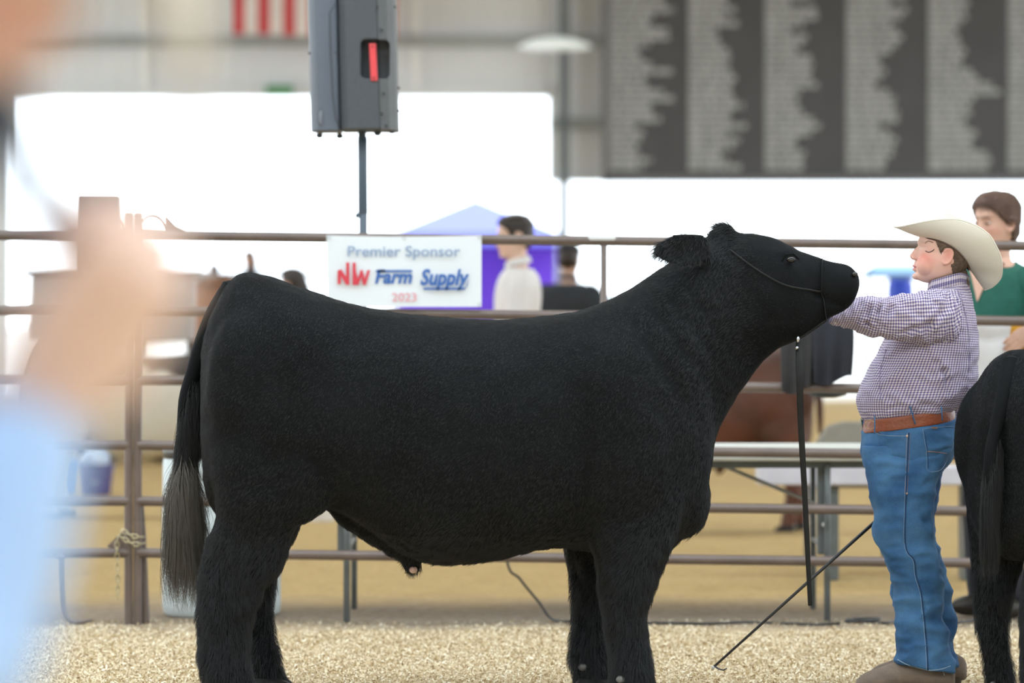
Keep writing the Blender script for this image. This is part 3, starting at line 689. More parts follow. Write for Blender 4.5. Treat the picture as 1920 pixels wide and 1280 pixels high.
mpole = mat('slate blue pole', (.075, .105, .14), .35, .1, 8)
TZ = .715
st_ = thing('speaker_pole', 'thin slate coloured pole holding the loudspeaker above the sponsor banner', 'pole', (W(681, 0, PD).x, PD, TZ))
MB().cyl(W(679.5, 258, PD), W(680.5, 400, PD), .021, 14).build('upper_tube', mpole, st_)
q = W(681, 396, PD); MB().cyl(q, (q.x, q.y, TZ+.03), .018, 14, .018).build('lower_tube', mpole, st_)
MB().lathe((q.x, q.y, TZ), [(.16, 0), (.16, .012), (.03, .03), (.02, .07)], 28).build('base_plate', mpole, st_)
MB().cyl(W(681, 404, PD), W(670, 404, PD-.01), .006, 10).ell(W(670, 404, PD-.01), (.010, .010, .012)).build('clamp_knob', mpole, st_)

# ---------------------------------------------------------------- tables, drum, bench, buckets
mtop = mat('off white table plastic', (.60, .62, .58), .5, .04, 6); mleg = mat('grey green table leg', (.115, .13, .13), .4, .12, 12)
def folding_table(x0, x1, y0, y1, z, label, th=.05, group=None):
    t = thing('folding_table', label, 'table', ((x0+x1)/2, (y0+y1)/2, 0), group)
    MB().box(((x0+x1)/2, (y0+y1)/2, z-th/2), (x1-x0, y1-y0, th)).build('tabletop', mtop, t, smooth=False, bevel=.012)
    MB().box(((x0+x1)/2, (y0+y1)/2, z-th-.015), (x1-x0-.1, y1-y0-.1, .03)).build('apron', mleg, t, smooth=False)
    return t
T0, T1 = 15.93, 16.68
tx0, tx1 = fx(540, T0), fx(1700, T0)
tbl = folding_table(tx0, tx1, T0-.04, T1+.04, TZ, 'long off white folding table with grey legs behind the corral panel')
for lx in (fx(650, T0), fx(1551, T0)):
    for yy in (T0, T1):
        lg = MB().cyl((lx, yy, .0), (lx, yy, TZ-.07), .0135, 12); lg.build('leg', mleg, tbl)
    # flat channel legs and their cross bars
    MB().box((lx-.012, T0+.03, TZ*.66), (.055, .025, TZ*.55)).build('leg_channel', mleg, tbl, smooth=False, bevel=.004)
    MB().cyl((lx, T0, .30), (lx, T1, .30), .010, 10).build('crossbar', mleg, tbl)
    s_ = -1 if lx > 0 else 1
    MB().cyl((lx, (T0+T1)/2, .46), (lx+s_*.42, (T0+T1)/2, TZ-.08), .008, 10).build('folding_brace', mgalv, tbl)
MB().ell((fx(1546, T0), T0+.012, fz(984, T0)), (.010, .008, .010)).build('leg_rivet', mat('bright rivet', (.8, .82, .82), .3), tbl)
bx0, bx1 = fx(1420, 18.6), fx(1850, 18.6)
bch = thing('bench', 'low whitish bench seen under the folding table beside the brown steer', 'bench', ((bx0+bx1)/2, 18.6, 0))
bz = fz(874, 18.5); MB().box(((bx0+bx1)/2, 18.6, bz-.045), (bx1-bx0, .3, .09)).build('seat', mat('lavender white bench', (.55, .54, .60), .5, .06), bch, smooth=False, bevel=.01)
for x in (bx0+.36, bx1-.1): MB().box((x, 18.6, (bz-.09)/2), (.05, .22, bz-.09)).build('leg', mleg, bch, smooth=False)
# white drum
dx, dyy = fx(413, 16.25), 16.33
dr = thing('drum', 'tall white plastic drum with a black rim behind the steer tail', 'drum', (dx, dyy, 0))
ztop = fz(856, 16.1); MB().lathe((dx, dyy, 0), [(.236, 0), (.248, .012), (.252, .05), (.252, .22), (.256, .235), (.252, .25), (.250, ztop-.04), (.246, ztop-.01), (.24, ztop)], 48).build('drum_body', mat('bluish white drum plastic', (.60, .68, .70), .45, .04, 3), dr)
MB().lathe((dx, dyy, ztop-.012), [(.250, 0), (.253, .01), (.253, .03), (.235, .035), (.225, .02)], 48).build('rim', mat('black drum rim', (.02, .02, .02), .3), dr)
def bucket(name, px, py, d, r, h, m, label, rag=False, gmat=None):
    x = (px-960)*d/FPX; y = d
    t = thing(name, label, 'bucket', (x, y, 0))
    MB().lathe((x, y, 0), [(r*.78, 0), (r*.80, .01), (r*.97, h*.93), (r*1.04, h*.93), (r*1.04, h), (r*.93, h), (r*.92, h-.02)], 32).build('pail', m, t)
    MB().tube([(x-r*1.02, y, h*.94), (x-r*.8, y-.02, h*.94-.08), (x, y-r*1.1, h*.94-.12), (x+r*.8, y-.02, h*.94-.08), (x+r*1.02, y, h*.94)], .004, 6).build('bail_handle', mgalv, t)
    if rag:
        V, F = ellipsoid((x-.01, y, h+.02), (r*.8, r*.7, .09), None, 24, 16); V = [Vector(p)+Vector((1, 1, 1.3))*(noise.noise(Vector(p)*16)*.05) for p in V]
        obj('rag', V, F, mat('blue white rag', (.22, .32, .50), .8, col2=(.75, .80, .85), scale=14), t)
    return t
bucket('bucket', 179, 925, 27.6, .135, .225, mat('deep purple bucket plastic', (.05, .025, .16), .4, .1), 'deep purple bucket with a rag in it on the dirt beyond the fence', True)
bucket('bucket', 105, 915, 27.9, .15, .24, mat('bright blue bucket plastic', (.06, .22, .55), .4, .1), 'bright blue bucket standing next to the purple bucket')
bucket('bucket', 603, 975, 24.0, .10, .2, mat('white bucket plastic', (.72, .70, .68), .4, .05), 'white bucket on the dirt seen under the steer flank')
# grey mound-backed chair behind the table
cx_ = fx(1600, 19.4); chz = fz(790, 19.4)
chn = thing('chair', 'grey chair with a rounded back behind the folding table', 'chair', (cx_, 19.5, 0))
mch = mat('grey taupe chair fabric', (.24, .225, .19), .8, .08, 10)
MB().prism([(cx_+x_, 19.4, z_) for x_, z_ in ((-.24, .42), (-.20, chz-.12), (-.13, chz-.02), (-.05, chz), (.06, chz), (.14, chz-.02), (.2, chz-.12), (.24, .42))], (0, .05, 0)).build('backrest', mch, chn, bevel=.015)
MB().box((cx_, 19.68, .43), (.46, .46, .06)).build('seat', mch, chn, bevel=.02, smooth=False)
for a in (-1, 1):
    for b in (19.47, 19.88): MB().cyl((cx_+a*.2, b, 0), (cx_+a*.2, b, .41), .012, 10).build('leg', mleg, chn)
# black jacket draped over the second rail
jk = []
def jacket(x0, x1, py0, py1, name, m, par, yo):
    V = []; nx, nz = 26, 30
    for j in range(nz+1):
        v = j/nz
        for i in range(nx+1):
            u = i/nx; ex = 6*math.sin(v*3+1)*(u-.5); bot = py1+7*math.sin(u*5.3)+5*math.cos(u*2)
            p = W(x0+(x1-x0)*u+ex*v, py0+(bot-py0)*v, FY-.03+yo); V.append((p.x, p.y-.012*math.sin(u*16+v*2)*v-.012*math.sin(v*PI), p.z))
    F = [(j*(nx+1)+i, j*(nx+1)+i+1, (j+1)*(nx+1)+i+1, (j+1)*(nx+1)+i) for j in range(nz) for i in range(nx)]
    o_ = len(V); V2 = V+[(x, y+.018, z) for x, y, z in V]
    F2 = F+[tuple(i+o_ for i in f[::-1]) for f in F]
    for j in range(nz):
        for a in (j*(nx+1), j*(nx+1)+nx): F2.append((a, a+nx+1, a+nx+1+o_, a+o_))
    for i in range(nx): F2.append((i, i+1, i+1+o_, i+o_)); b = nz*(nx+1); F2.append((b+i, b+i+1, b+i+1+o_, b+i+o_))
    return obj(name, V2, F2, m, par)
jt = thing('jacket', 'black jacket draped over the second rail below the steer jaw', 'jacket', W(1530, 730, FY))
jacket(1464, 1534, 577, 728, 'jacket_panel', mat('charcoal jacket cloth', (.030, .029, .031), .85, .2, 12), jt, .0)
jacket(1524, 1600, 577, 712, 'jacket_sleeve', mat('navy black jacket cloth', (.012, .014, .022), .8, .2, 12), jt, -.014)
pn = MB().lathe(tuple(W(1552, 745, FY+.112)), [(.03, 0), (.075, .01), (.10, .04), (.105, .05), (.095, .045)], 28).build('feed_pan', mat('black rubber pan', (.015, .015, .015), .6), None)
# small box hung on the left panel
bxx = thing('control_box', 'dark grey metal box mounted on the fence left of the chained posts', 'box', W(186, 520, FY))
MB().box(tuple(W(186, 442, FY-.07)), (.160, .10, .315)).build('case', mat('dark slate enamel', (.06, .065, .085), .45, .1), bxx, bevel=.006, smooth=False)
MB().box(tuple(W(186, 442, FY-.015)), (.05, .03, .22)).build('mounting_bracket', msteel, bxx, smooth=False)
# ground cable
cb = [W(950, 1046, 16.2), W(975, 1085, 16.15), W(1010, 1128, 16.05)]
gz = lambda px, d: Vector(((px-960)*d/FPX, d, .008))
cp = [tuple(p) for p in cb]+[tuple(gz(1035, 15.95)), tuple(gz(1075, 15.82)), tuple(gz(1150, 15.72)), tuple(gz(1230, 15.74)), tuple(gz(1320, 15.70)), tuple(gz(1400, 15.78)), tuple(gz(1470, 15.72)), tuple(gz(1530, 15.66)), tuple(gz(1575, 15.72))]
cp = [tuple((cp[0][0]-.02, cp[0][1]+.02, TZ-.05))]+cp
tag(MB().tube([Vector(p) for p in spline(cp, 8)], .0055, 8).build('power_cable', mblk, None), 'thin black power cable dropping from the table and running along the dirt', 'cable')
cp = [tuple(gz(a, b)) for a, b in ((1585, 15.80), (1620, 15.86), (1650, 15.98), (1600, 15.95), (1590, 15.88), (1640, 15.80), (1662, 15.74), (1690, 15.88), (1745, 15.78), (1790, 15.75), (1830, 15.9), (1880, 16.1))]
tag(MB().tube([Vector(p) for p in spline(cp, 8)], .006, 8).build('coiled_cable', mblk, None), 'short tangle of black cable on the dirt left of the boy in jeans', 'cable')
# ---------------------------------------------------------------- shavings
def chips():
    N = 170000
    y = 11.6+(16.0-11.6)*rng.random(N)**.9; x = rng.uniform(-.150, .150, N)*y
    keep = np.array([(yy < 15.45+.45*noise.noise(Vector((xx*1.5, yy*1.5, 5)))) or random.random() < .10 for xx, yy in zip(x, y)]); x = x[keep]; y = y[keep]; n = len(x)
    z = np.array([zf(a, b) for a, b in zip(x, y)])+.002+.008*rng.random(n)
    L_ = rng.uniform(.002, .0085, n); w = rng.uniform(.001, .0034, n); a = rng.uniform(0, 2*PI, n); ti = rng.normal(0, .55, n); tj = rng.normal(0, .5, n)
    ux = np.stack([np.cos(a)*np.cos(ti), np.sin(a)*np.cos(ti), np.sin(ti)], 1); vx = np.stack([-np.sin(a)*np.cos(tj), np.cos(a)*np.cos(tj), np.sin(tj)], 1)
    c = np.stack([x, y, z], 1); V = np.zeros((n, 4, 3)); 
    for k, (s, t) in enumerate(((-1, -1), (1, -1), (1, 1), (-1, 1))): V[:, k] = c+ux*(s*L_)[:, None]+vx*(t*w)[:, None]
    me = bpy.data.meshes.new('wood_shavings'); me.vertices.add(n*4); me.vertices.foreach_set('co', V.astype(np.float32).ravel())
    me.loops.add(n*4); me.loops.foreach_set('vertex_index', np.arange(n*4, dtype=np.int32)); me.polygons.add(n); me.polygons.foreach_set('loop_start', np.arange(0, n*4, 4, dtype=np.int32))
    me.update(calc_edges=True)
    m = bpy.data.materials.new('pale wood shavings'); m.use_nodes = True; N_ = m.node_tree.nodes; b = N_['Principled BSDF']
    g = N_.new('ShaderNodeNewGeometry'); cr = N_.new('ShaderNodeValToRGB'); m.node_tree.links.new(g.outputs['Random Per Island'], cr.inputs[0]); m.node_tree.links.new(cr.outputs[0], b.inputs['Base Color'])
    els = [(0, (.30, .19, .09)), (.15, (.55, .42, .24)), (.5, (.72, .60, .39)), (.85, (.86, .78, .58)), (1, (.95, .90, .76))]
    while len(cr.color_ramp.elements) < 5: cr.color_ramp.elements.new(.5)
    for e, (p, c_) in zip(cr.color_ramp.elements, els): e.position = p; e.color = (*c_, 1)
    b.inputs['Roughness'].default_value = .8
    me.materials.append(m); o = bpy.data.objects.new('wood_shavings', me); C.objects.link(o); return tag(o, 'pale wood shavings strewn over the ring floor', 'shavings', kind='stuff')
chips()
tag(pn, 'small black rubber pan hanging behind the rail left of the boy', 'pan')
# ---------------------------------------------------------------- people
def skinmat(name, rough=.5):
    m = bpy.data.materials.new(name); m.use_nodes = True; N = m.node_tree.nodes; L = m.node_tree.links; b = N['Principled BSDF']
    a = N.new('ShaderNodeAttribute'); a.attribute_name = 'tone'
    tc = N.new('ShaderNodeTexCoord'); nz = N.new('ShaderNodeTexNoise'); nz.inputs['Scale'].default_value = 45; nz.inputs['Detail'].default_value = 4; L.new(tc.outputs['Object'], nz.inputs['Vector'])
    hs = N.new('ShaderNodeHueSaturation'); mr = N.new('ShaderNodeMapRange'); mr.inputs[3].default_value = .93; mr.inputs[4].default_value = 1.07; L.new(nz.outputs['Fac'], mr.inputs[0]); L.new(mr.outputs[0], hs.inputs['Value'])
    L.new(a.outputs['Color'], hs.inputs['Color']); L.new(hs.outputs[0], b.inputs['Base Color'])
    b.inputs['Roughness'].default_value = rough; b.inputs['Subsurface Weight'].default_value = .12; b.inputs['Subsurface Radius'].default_value = (.010, .004, .002); b.inputs['Subsurface Scale'].default_value = 1
    return m
mskin = skinmat('skin')
def xf(M, VF): return [M @ Vector(v) for v in VF[0]], VF[1]
HEADROWS = [(-.01,.120,-.005,.120,.008),(-.045,.113,.055,.113,.040),(-.070,.098,.080,.098,.058),(-.084,.074,.094,.074,.070),(-.090,.048,.100,.048,.0745),(-.091,.024,.101,.024,.0755),(-.087,.002,.098,.002,.0745),(-.085,-.018,.091,-.018,.072),(-.084,-.038,.080,-.038,.068),(-.083,-.056,.066,-.056,.0625),(-.081,-.073,.045,-.073,.056),(-.078,-.088,.018,-.088,.046),(-.068,-.100,-.010,-.100,.032),(-.05,-.105,-.02,-.105,.015)]
def head_parts(jaw=1.0):
    rows = [(a, b, c, d, w*(jaw if b < -.01 else 1), 0, .86, -.13 if b < .03 else -.06) for a, b, c, d, w in HEADROWS]
    P = [loft(rows, 44, 5)[:2]]
    P.append(tube([(-.084,0,.016),(-.0915,0,.0),(-.0975,0,-.014),(-.1010,0,-.025),(-.095,0,-.032)], [.006,.0068,.0085,.0100,.009], 14))
    P.append(tube([(-.080,0,.008),(-.087,0,-.012),(-.090,0,-.027)], [.007, .0105, .0125], 14))
    for s in (-1, 1): P.append(ellipsoid((-.0915, s*.0125, -.030), (.012, .0075, .0075)))
    P.append(ellipsoid((-.0845, 0, -.0565), (.0095, .021, .0065))); P.append(ellipsoid((-.083, 0, -.0685), (.0095, .018, .0065)))
    P.append(ellipsoid((-.071, 0, -.089), (.017, .020, .014)))
    for s in (-1, 1):
        R = Matrix.Rotation(s*.32, 3, 'Z') @ Matrix.Rotation(.18, 3, 'Y')
        P.append(ellipsoid((.010, s*.078, -.006), (.017, .0055, .029), R))
        pts = [Vector((.010, s*.080, -.004))+R @ Vector((.0165*math.cos(a), s*.002, .027*math.sin(a))) for a in np.linspace(-2.2, 2.7, 16)]
        P.append(tube(pts, .0042, 8)); P.append(ellipsoid((.004, s*.074, -.032), (.007, .005, .008)))
    return P
def sculpt_head(V, H, closed=False):
    Hi = np.array(H.inverted()); Hm = np.array(H); Lc = V @ Hi[:3, :3].T+Hi[:3, 3]
    sel = (np.abs(Lc) < .16).all(1); U = Lc[sel].copy()
    for s in (-1, 1):
        gauss_push(U, (-.086, s*.031, .006), (.02, .013, .0095), (.0095, 0, 0))
        gauss_push(U, (-.088, s*.028, .026), (.02, .020, .007), (-.0035, 0, 0))
        if closed: gauss_push(U, (-.083, s*.032, .0035), (.02, .010, .0065), (-.0065, 0, 0)); gauss_push(U, (-.083, s*.032, -.002), (.02, .012, .0016), (.0025, 0, 0))
        gauss_push(U, (-.070, s*.048, -.022), (.02, .02, .014), (-.003, s*.003, 0))
        gauss_push(U, (-.085, s*.022, -.0625), (.012, .005, .006), (.0045, 0, 0))
        gauss_push(U, (.008, s*.084, -.006), (.007, .008, .012), (0, -s*.0055, 0))
        gauss_push(U, (-.100, s*.006, -.039), (.006, .003, .004), (0, 0, .004))
    gauss_push(U, (-.092, 0, -.0625), (.012, .020, .0022), (.0055, 0, 0))
    gauss_push(U, (-.086, 0, -.078), (.012, .016, .004), (.0045, 0, 0))
    gauss_push(U, (-.090, 0, .012), (.012, .010, .006), (.002, 0, 0))
    V[sel] = U @ Hm[:3, :3].T+Hm[:3, 3]
    return V
def tone_of(V, H, skin, cheek=0.0, lip=(.55, .17, .16), brow=(.10, .06, .04), browk=.5):
    Hi = np.array(H.inverted()); U = V @ Hi[:3, :3].T+Hi[:3, 3]; n = len(V); T = np.tile(np.array(skin), (n, 1))
    def mixin(c, g): 
        nonlocal T; g = np.clip(g, 0, 1)[:, None]; T = T*(1-g)+np.array(c)*g
    for s in (-1, 1):
        mixin((skin[0]*.98, skin[1]*.52, skin[2]*.50), cheek*gw(U, (-.062, s*.054, -.030), (.028, .025, .022)))
        mixin((skin[0]*.98, skin[1]*.60, skin[2]*.56), cheek*.9*gw(U, (.012, s*.082, .0), (.016, .014, .026)))
        mixin(brow, browk*1.2*np.clip(gw(U, (-.088, s*.030, .0275-0*s), (.02, .016, .0034))*1.3, 0, 1))
    mixin((skin[0]*.95, skin[1]*.62, skin[2]*.60), .5*gw(U, (-.106, 0, -.026), (.010, .012, .010)))
    mixin(lip, np.clip(1.6*gw(U, (-.090, 0, -.0625), (.010, .0165, .0068))-.35, 0, 1))
    return np.concatenate([T, np.ones((n, 1))], 1)
def hair_shell(name, V, F, H, m, parent, fn, thick, nz=0.0):
    Hi = np.array(H.inverted()); U = V @ Hi[:3, :3].T+Hi[:3, 3]; inr = (np.abs(U) < .17).all(1); k = np.array([bool(r) and fn(u) for u, r in zip(U, inr)])
    nn_ = vnormals(V, F); ff = [f for f in F if all(k[i] for i in f)]
    if not ff: return
    used = sorted({i for f in ff for i in f}); mp = {i: j for j, i in enumerate(used)}; cnt = {}
    for f in ff:
        for i in range(len(f)): e = tuple(sorted((f[i], f[(i+1) % len(f)]))); cnt[e] = cnt.get(e, 0)+1
    edge = {i for e, c in cnt.items() if c == 1 for i in e}
    V2 = []
    for i in used:
        t = (.0005 if i in edge else thick(U[i]) if callable(thick) else thick)
        t += nz*noise.noise(Vector(U[i])*40) if i not in edge else 0
        V2.append(V[i]+nn_[i]*t)
    return obj(name, V2, [tuple(mp[i] for i in f) for f in ff], m, parent, ang=180)
HLX = [-.12,-.088,-.080,-.070,-.055,-.045,-.03,-.014,.0,.016,.03,.05,.1]
HLZ = [.09,.080,.070,.060,.052,.035,-.005,-.012,.022,.010,-.03,-.055,-.06]
def short_hair(u): return u[2] > np.interp(u[0], HLX, HLZ) and not (abs(u[1]) > .0775 and -.01 < u[0] < .04 and u[2] < .03)
def long_hair(u): return u[2] > np.interp(u[0], [-.12,-.085,-.07,-.05,-.03,-.01,.005,.03,.1], [.085,.074,.062,.040,.015,.0,.0,-.05,-.07]) and not (abs(u[1]) > .079 and u[2] < .012 and u[0] < .03)
def hand_parts(wrist, d, pn, curl=(.5, .7, .5), size=1.0, side=1, spread=.06, thumb=.6):
    """palm, four fingers, thumb; d along the palm, pn the way the palm faces, side +1/-1 where the thumb sits"""
    w = Vector(wrist); d = Vector(d).normalized(); pn = Vector(pn); pn = (pn-d*pn.dot(d)).normalized(); sd = d.cross(pn)*side; s = size; P = []
    rows = []
    for t, hw, ht in ((0, .026, .017), (.02, .032, .017), (.05, .040, .015), (.078, .041, .013), (.088, .038, .010)):
        rows.append((t, hw, ht))
    V = []; F = []; n = 20
    for t, hw, ht in rows:
        for k in range(n): a = 2*PI*k/n; V.append(w+d*(t*s)+sd*(math.cos(a)*hw*s)+pn*(math.sin(a)*ht*s))
    for i in range(len(rows)-1):
        for k in range(n): F.append((i*n+k, i*n+(k+1) % n, (i+1)*n+(k+1) % n, (i+1)*n+k))
    F.append(tuple(range(n-1, -1, -1))); F.append(tuple(range((len(rows)-1)*n, len(rows)*n))); P.append((V, F))
    for j, (off, L_, r) in enumerate(((.029, .074, .0092), (.0098, .083, .0096), (-.0098, .077, .0090), (-.028, .060, .0080))):
        b = w+d*(.072*s)+sd*(off*s); dir_ = (d+sd*(off*spread*30)).normalized(); ax = dir_.cross(pn).normalized(); pts = [b]; q = b+dir_*(.016*s); pts.append(q)
        for c_, fr in zip(curl, (.42, .32, .26)):
            dir_ = (Matrix.Rotation(c_*(1+.08*j), 3, ax) @ dir_); q = q+dir_*(L_*fr*s); pts.append(q)
        P.append(tube(pts, [r*s, r*1.02*s, r*.98*s, r*.88*s, r*.72*s], 12))
    b = w+d*(.018*s)+sd*(.022*s); t1 = (d*.75+sd*.75+pn*.35*thumb).normalized(); q1 = b+t1*(.036*s); t2 = (d*.85+sd*.25+pn*thumb*.9).normalized(); q2 = q1+t2*(.032*s); t3 = (d*.75-sd*.1+pn*thumb*1.1).normalized(); q3 = q2+t3*(.026*s)
    P.append(tube([b, q1, q2, q3], [.014*s, .0115*s, .0102*s, .008*s], 12))
    return P
def sleeve(path, r, n=32, sub=10, wr=.004, fr=22, seed=0, cap=True):
    p = spline(path, sub); rr = np.interp(np.linspace(0, 1, len(p)), np.linspace(0, 1, len(r)), r)
    V, F = tube([Vector(q) for q in p], [float(x) for x in rr], n, cap=cap)
    c = np.array([tuple(v) for v in V]); out = []
    L_ = len(V)//n
    for i in range(L_):
        ring = c[i*n:(i+1)*n]; cen = ring.mean(0)
        for q in ring:
            dv = q-cen; ln = np.linalg.norm(dv)+1e-9; a = noise.noise(Vector(q)*fr+Vector((seed, 0, 0)))
            out.append(Vector(q+dv/ln*(wr*(1-abs(a)*2.4))))
    return out, F
def make_person(name, label, cat, loc, yaw, height=1.75, skin=(.60, .36, .25), hairm=None, hair='short', shirtm=None, pantm=None, shoem=None, arms=None, voxel=.007, sleeves='long', vneck=False, cap=None, pitch=0.0, headyaw=0.0, lean=0.0, hsize=.98, cheek=.25, eyes=False, closed=False, browk=.5, group=None, hands=True, girth=1.0, collar=True, handkw=None):
    s = height/1.75; root = thing(name, label, cat, loc, group)
    M = Matrix.Translation(Vector(loc)) @ Matrix.Rotation(yaw, 4, 'Z') @ Matrix.Scale(s, 4)
    H = M @ Matrix.Translation((-.02-lean, 0, 1.63)) @ Matrix.Rotation(headyaw, 4, 'Z') @ Matrix.Rotation(pitch, 4, 'Y')
    g = girth
    tr = [(-.050,1.50,.052,1.48,.062),(-.055,1.465,.065,1.455,.10),(-.085,1.42,.092,1.42,.165*g),(-.110*g,1.33,.105,1.33,.178*g),(-.112*g,1.22,.095,1.22,.165*g),(-.105*g,1.10,.085*g,1.10,.152*g),(-.105*g,.99,.095,.99,.162*g),(-.098,.90,.105,.90,.168),(-.08,.84,.09,.84,.15)]
    core = [(a*.86, b, c*.86, d, w*.86, 0, .85, 0) for a, b, c, d, w in tr]
    parts = [xf(M, loft(core, 32, 4)[:2])]+[xf(H, p) for p in head_parts()]
    parts.append(xf(M, tube([(-.0, 0, 1.42), (-.004-lean*.4, 0, 1.50), (-.012-lean*.9, 0, 1.58)], [.062, .054, .054], 20)))
    Mi = M.inverted()
    if arms is None: arms = [[(.0, sd*.185, 1.405), (.02, sd*.235, 1.12), (-.05, sd*.225, .87)] for sd in (-1, 1)]
    else: arms = [[tuple(Mi @ Vector(p)) if w else p for p in a] for a, w in arms]
    for ai, (sd, a) in enumerate(zip((-1, 1), arms)):
        parts.append(xf(M, tube([Vector(p) for p in spline(a, 6)], [float(v) for v in np.interp(np.linspace(0, 1, 13), [0, .45, .6, 1], [.048, .040, .038, .026])], 16)))
        if hands:
            kw = dict(curl=(.35, .5, .35), pn=(0, -sd, 0), side=sd)
            if handkw and handkw[ai]: kw.update(handkw[ai])
            dd = kw.pop('d', None); pn_ = kw.pop('pn'); e = Vector(a[-1]); dd = (M.to_3x3().inverted() @ Vector(dd)) if dd is not None else (e-Vector(a[-2])).normalized()
            if handkw and handkw[ai] and 'pn' in handkw[ai]: pn_ = M.to_3x3().inverted() @ Vector(pn_)
            for hp in hand_parts(e, dd, pn_, kw['curl'], hsize, kw['side']): parts.append(xf(M, hp))
    for sd in (-1, 1):
        parts.append(xf(M, tube([(0, sd*.088, .92), (-.012, sd*.095, .52), (.015, sd*.10, .10)], [.070, .050, .035], 16)))
        parts.append(xf(M, ellipsoid((-.045, sd*.10, .045), (.115, .042, .036))))
    V, F = remesh(parts, voxel, 3); V = sculpt_head(V, H, closed)
    obj('body', V, F, mskin, root, ang=180, attr={'tone': tone_of(V, H, skin, cheek, browk=browk)})
    if shirtm:
        q = .017
        rows = [(a-q, b, c+q, d, w+q, 0, .85, 0) for a, b, c, d, w in tr[1:-1]]
        rows[0] = (rows[0][0]+.008, rows[0][1]+.01, rows[0][2]-.004, rows[0][3]+.012, rows[0][4]-.008, 0, .85, 0)
        if vneck: rows[0] = (-.035, 1.455, .065, 1.475, .085, 0, .85, 0)
        Vt, Ft, UVt = loft(rows, 40, 6); Vt = [v+Vector((v.x, v.y, 0)).normalized()*(.005*noise.noise(Vector((v.x*9, v.y*9, v.z*5)))) for v in Vt]
        obj('shirt', [M @ v for v in Vt], Ft, shirtm, root, uv=UVt)
        for sd, a in zip((-1, 1), arms):
            sp_ = spline(a, 8); kk_ = 8 if sleeves == 'short' else 16
            pth = [tuple(Vector(sp_[0])+Vector((0, -sd*.045, .004)))]+[tuple(q) for q in sp_[1:kk_:2]]+[tuple(sp_[kk_-1])]
            Vt, Ft = sleeve(pth, [.064, .068, .062, .054, .050, .040] if sleeves == 'long' else [.064, .068, .064, .062], sub=3, wr=.004, fr=16, seed=sd)
            obj('sleeve', [M @ v for v in Vt], Ft, shirtm, root)
        if collar: 
            Vt, Ft = tube([(-.066, 0, 1.478), (-.045, -.058, 1.500), (.03, -.064, 1.515), (.062, 0, 1.520), (.03, .064, 1.515), (-.045, .058, 1.500), (-.066, 0, 1.478)], .013, 10, flat=(1.5, .5)); obj('collar', [M @ Vector(v) for v in Vt], Ft, shirtm, root)
    if pantm:
        mb = MB(); rows = [(a-.012, b, c+.012, d, w+.010, 0, .85, 0) for a, b, c, d, w in tr[-3:]]; Vt, Ft, _ = loft(rows, 36, 5); mb.add([M @ v for v in Vt], Ft)
        for sd in (-1, 1):
            Vt, Ft = sleeve([(0, sd*.085, .93), (-.012, sd*.095, .52), (.015, sd*.10, .07)], [.086, .070, .058], wr=.005, fr=12, seed=sd); mb.add([M @ v for v in Vt], Ft)
        mb.build('trousers', pantm, root)
    if shoem:
        for sd in (-1, 1): obj('shoe', *xf(M, ellipsoid((-.048, sd*.10, .042), (.128, .050, .044))), shoem, root)
    if hairm is not None and hair == 'short': hair_shell('hair', V, F, H, hairm, root, short_hair, lambda u: .008+.006*(u[2] > .06), .004)
    if hairm is not None and hair in ('long', 'bun'):
        hair_shell('hair', V, F, H, hairm, root, long_hair, lambda u: .007+.011*max(0, min(1, (u[2]+.02)/.1)), .003)
        if hair == 'bun':
            mb = MB(); 
            for a in range(7): mb.tube([H @ Vector((.075+.012*math.sin(a), .03*math.cos(a*.9), .03)), H @ Vector((.112, .022*math.cos(a*.9), .005+.008*math.sin(a*2))), H @ Vector((.120+.006*math.sin(a), .012*math.sin(a*1.7), -.035)), H @ Vector((.09, .02*math.cos(a), -.06))], .014, 8)
            mb.build('hair_bun', hairm, root)
        else:
            Vt, Ft = sleeve([tuple(H @ Vector(p)) for p in ((.05, 0, .04), (.10, 0, -.05), (.095, 0, -.16), (.10, 0, -.26))], [.07*s, .06*s, .055*s, .03*s], wr=.004, fr=30); obj('hair_length', Vt, Ft, hairm, root)
    if cap is not None:
        hair_shell('cap', V, F, H, cap, root, lambda u: u[2] > .048+.1*(u[0]), .022, 0)
        pts = [(-.07-.075*math.cos(a), .062*math.sin(a), .048-.012*math.cos(a)) for a in np.linspace(-PI/2, PI/2, 14)]
        MB().prism([H @ Vector(p) for p in pts], H.to_3x3() @ Vector((0, 0, .006))).build('cap_peak', cap, root)
    if eyes:
        mw = mat('eye white', (.45, .42, .40), .15, .03); mi = mat('brown grey iris', (.06, .06, .06), .1, .2); ml = mat('dark lashes', (.02, .012, .01), .6)
        for sd in (-1, 1):
            MB().add(*xf(H, ellipsoid((-.0715, sd*.031, .0035), (.0105, .0115, .0070)))).build('eye', mw, root)
            MB().add(*xf(H, ellipsoid((-.0790, sd*.0315, .0038), (.0044, .0066, .0060)))).build('iris', mi, root)
            for zz, m_, r in ((.0085, mskin, .0028), (.0072, ml, .0013), (-.0035, mskin, .0020)):
                pts = [H @ Vector((-.0855+.45*abs(t)**2*22*.9/1000*1000*.05*abs(t)+.004*abs(t)/.013*abs(t)/.013, sd*.031+t, zz-abs(t)**2*(28 if zz > 0 else -14))) for t in np.linspace(-.013, .013, 9)]
                if m_ is mskin: obj('eyelid', *tube(pts, r*s, 8), m_, root, attr={'tone': np.tile(np.array((*[c*.88 for c in skin], 1)), (8*11, 1))})
                else: MB().tube(pts, r*s, 6).build('eyelashes', m_, root)
    return root, M, H, V, F
mden = mat('blue denim', (.030, .085, .20), .85, col2=(.075, .17, .33), scale=9, bump=.15, bscale=400)
mdark = mat('dark trousers', (.03, .03, .04), .8); mshoe = mat('dark shoe', (.03, .025, .02), .5)
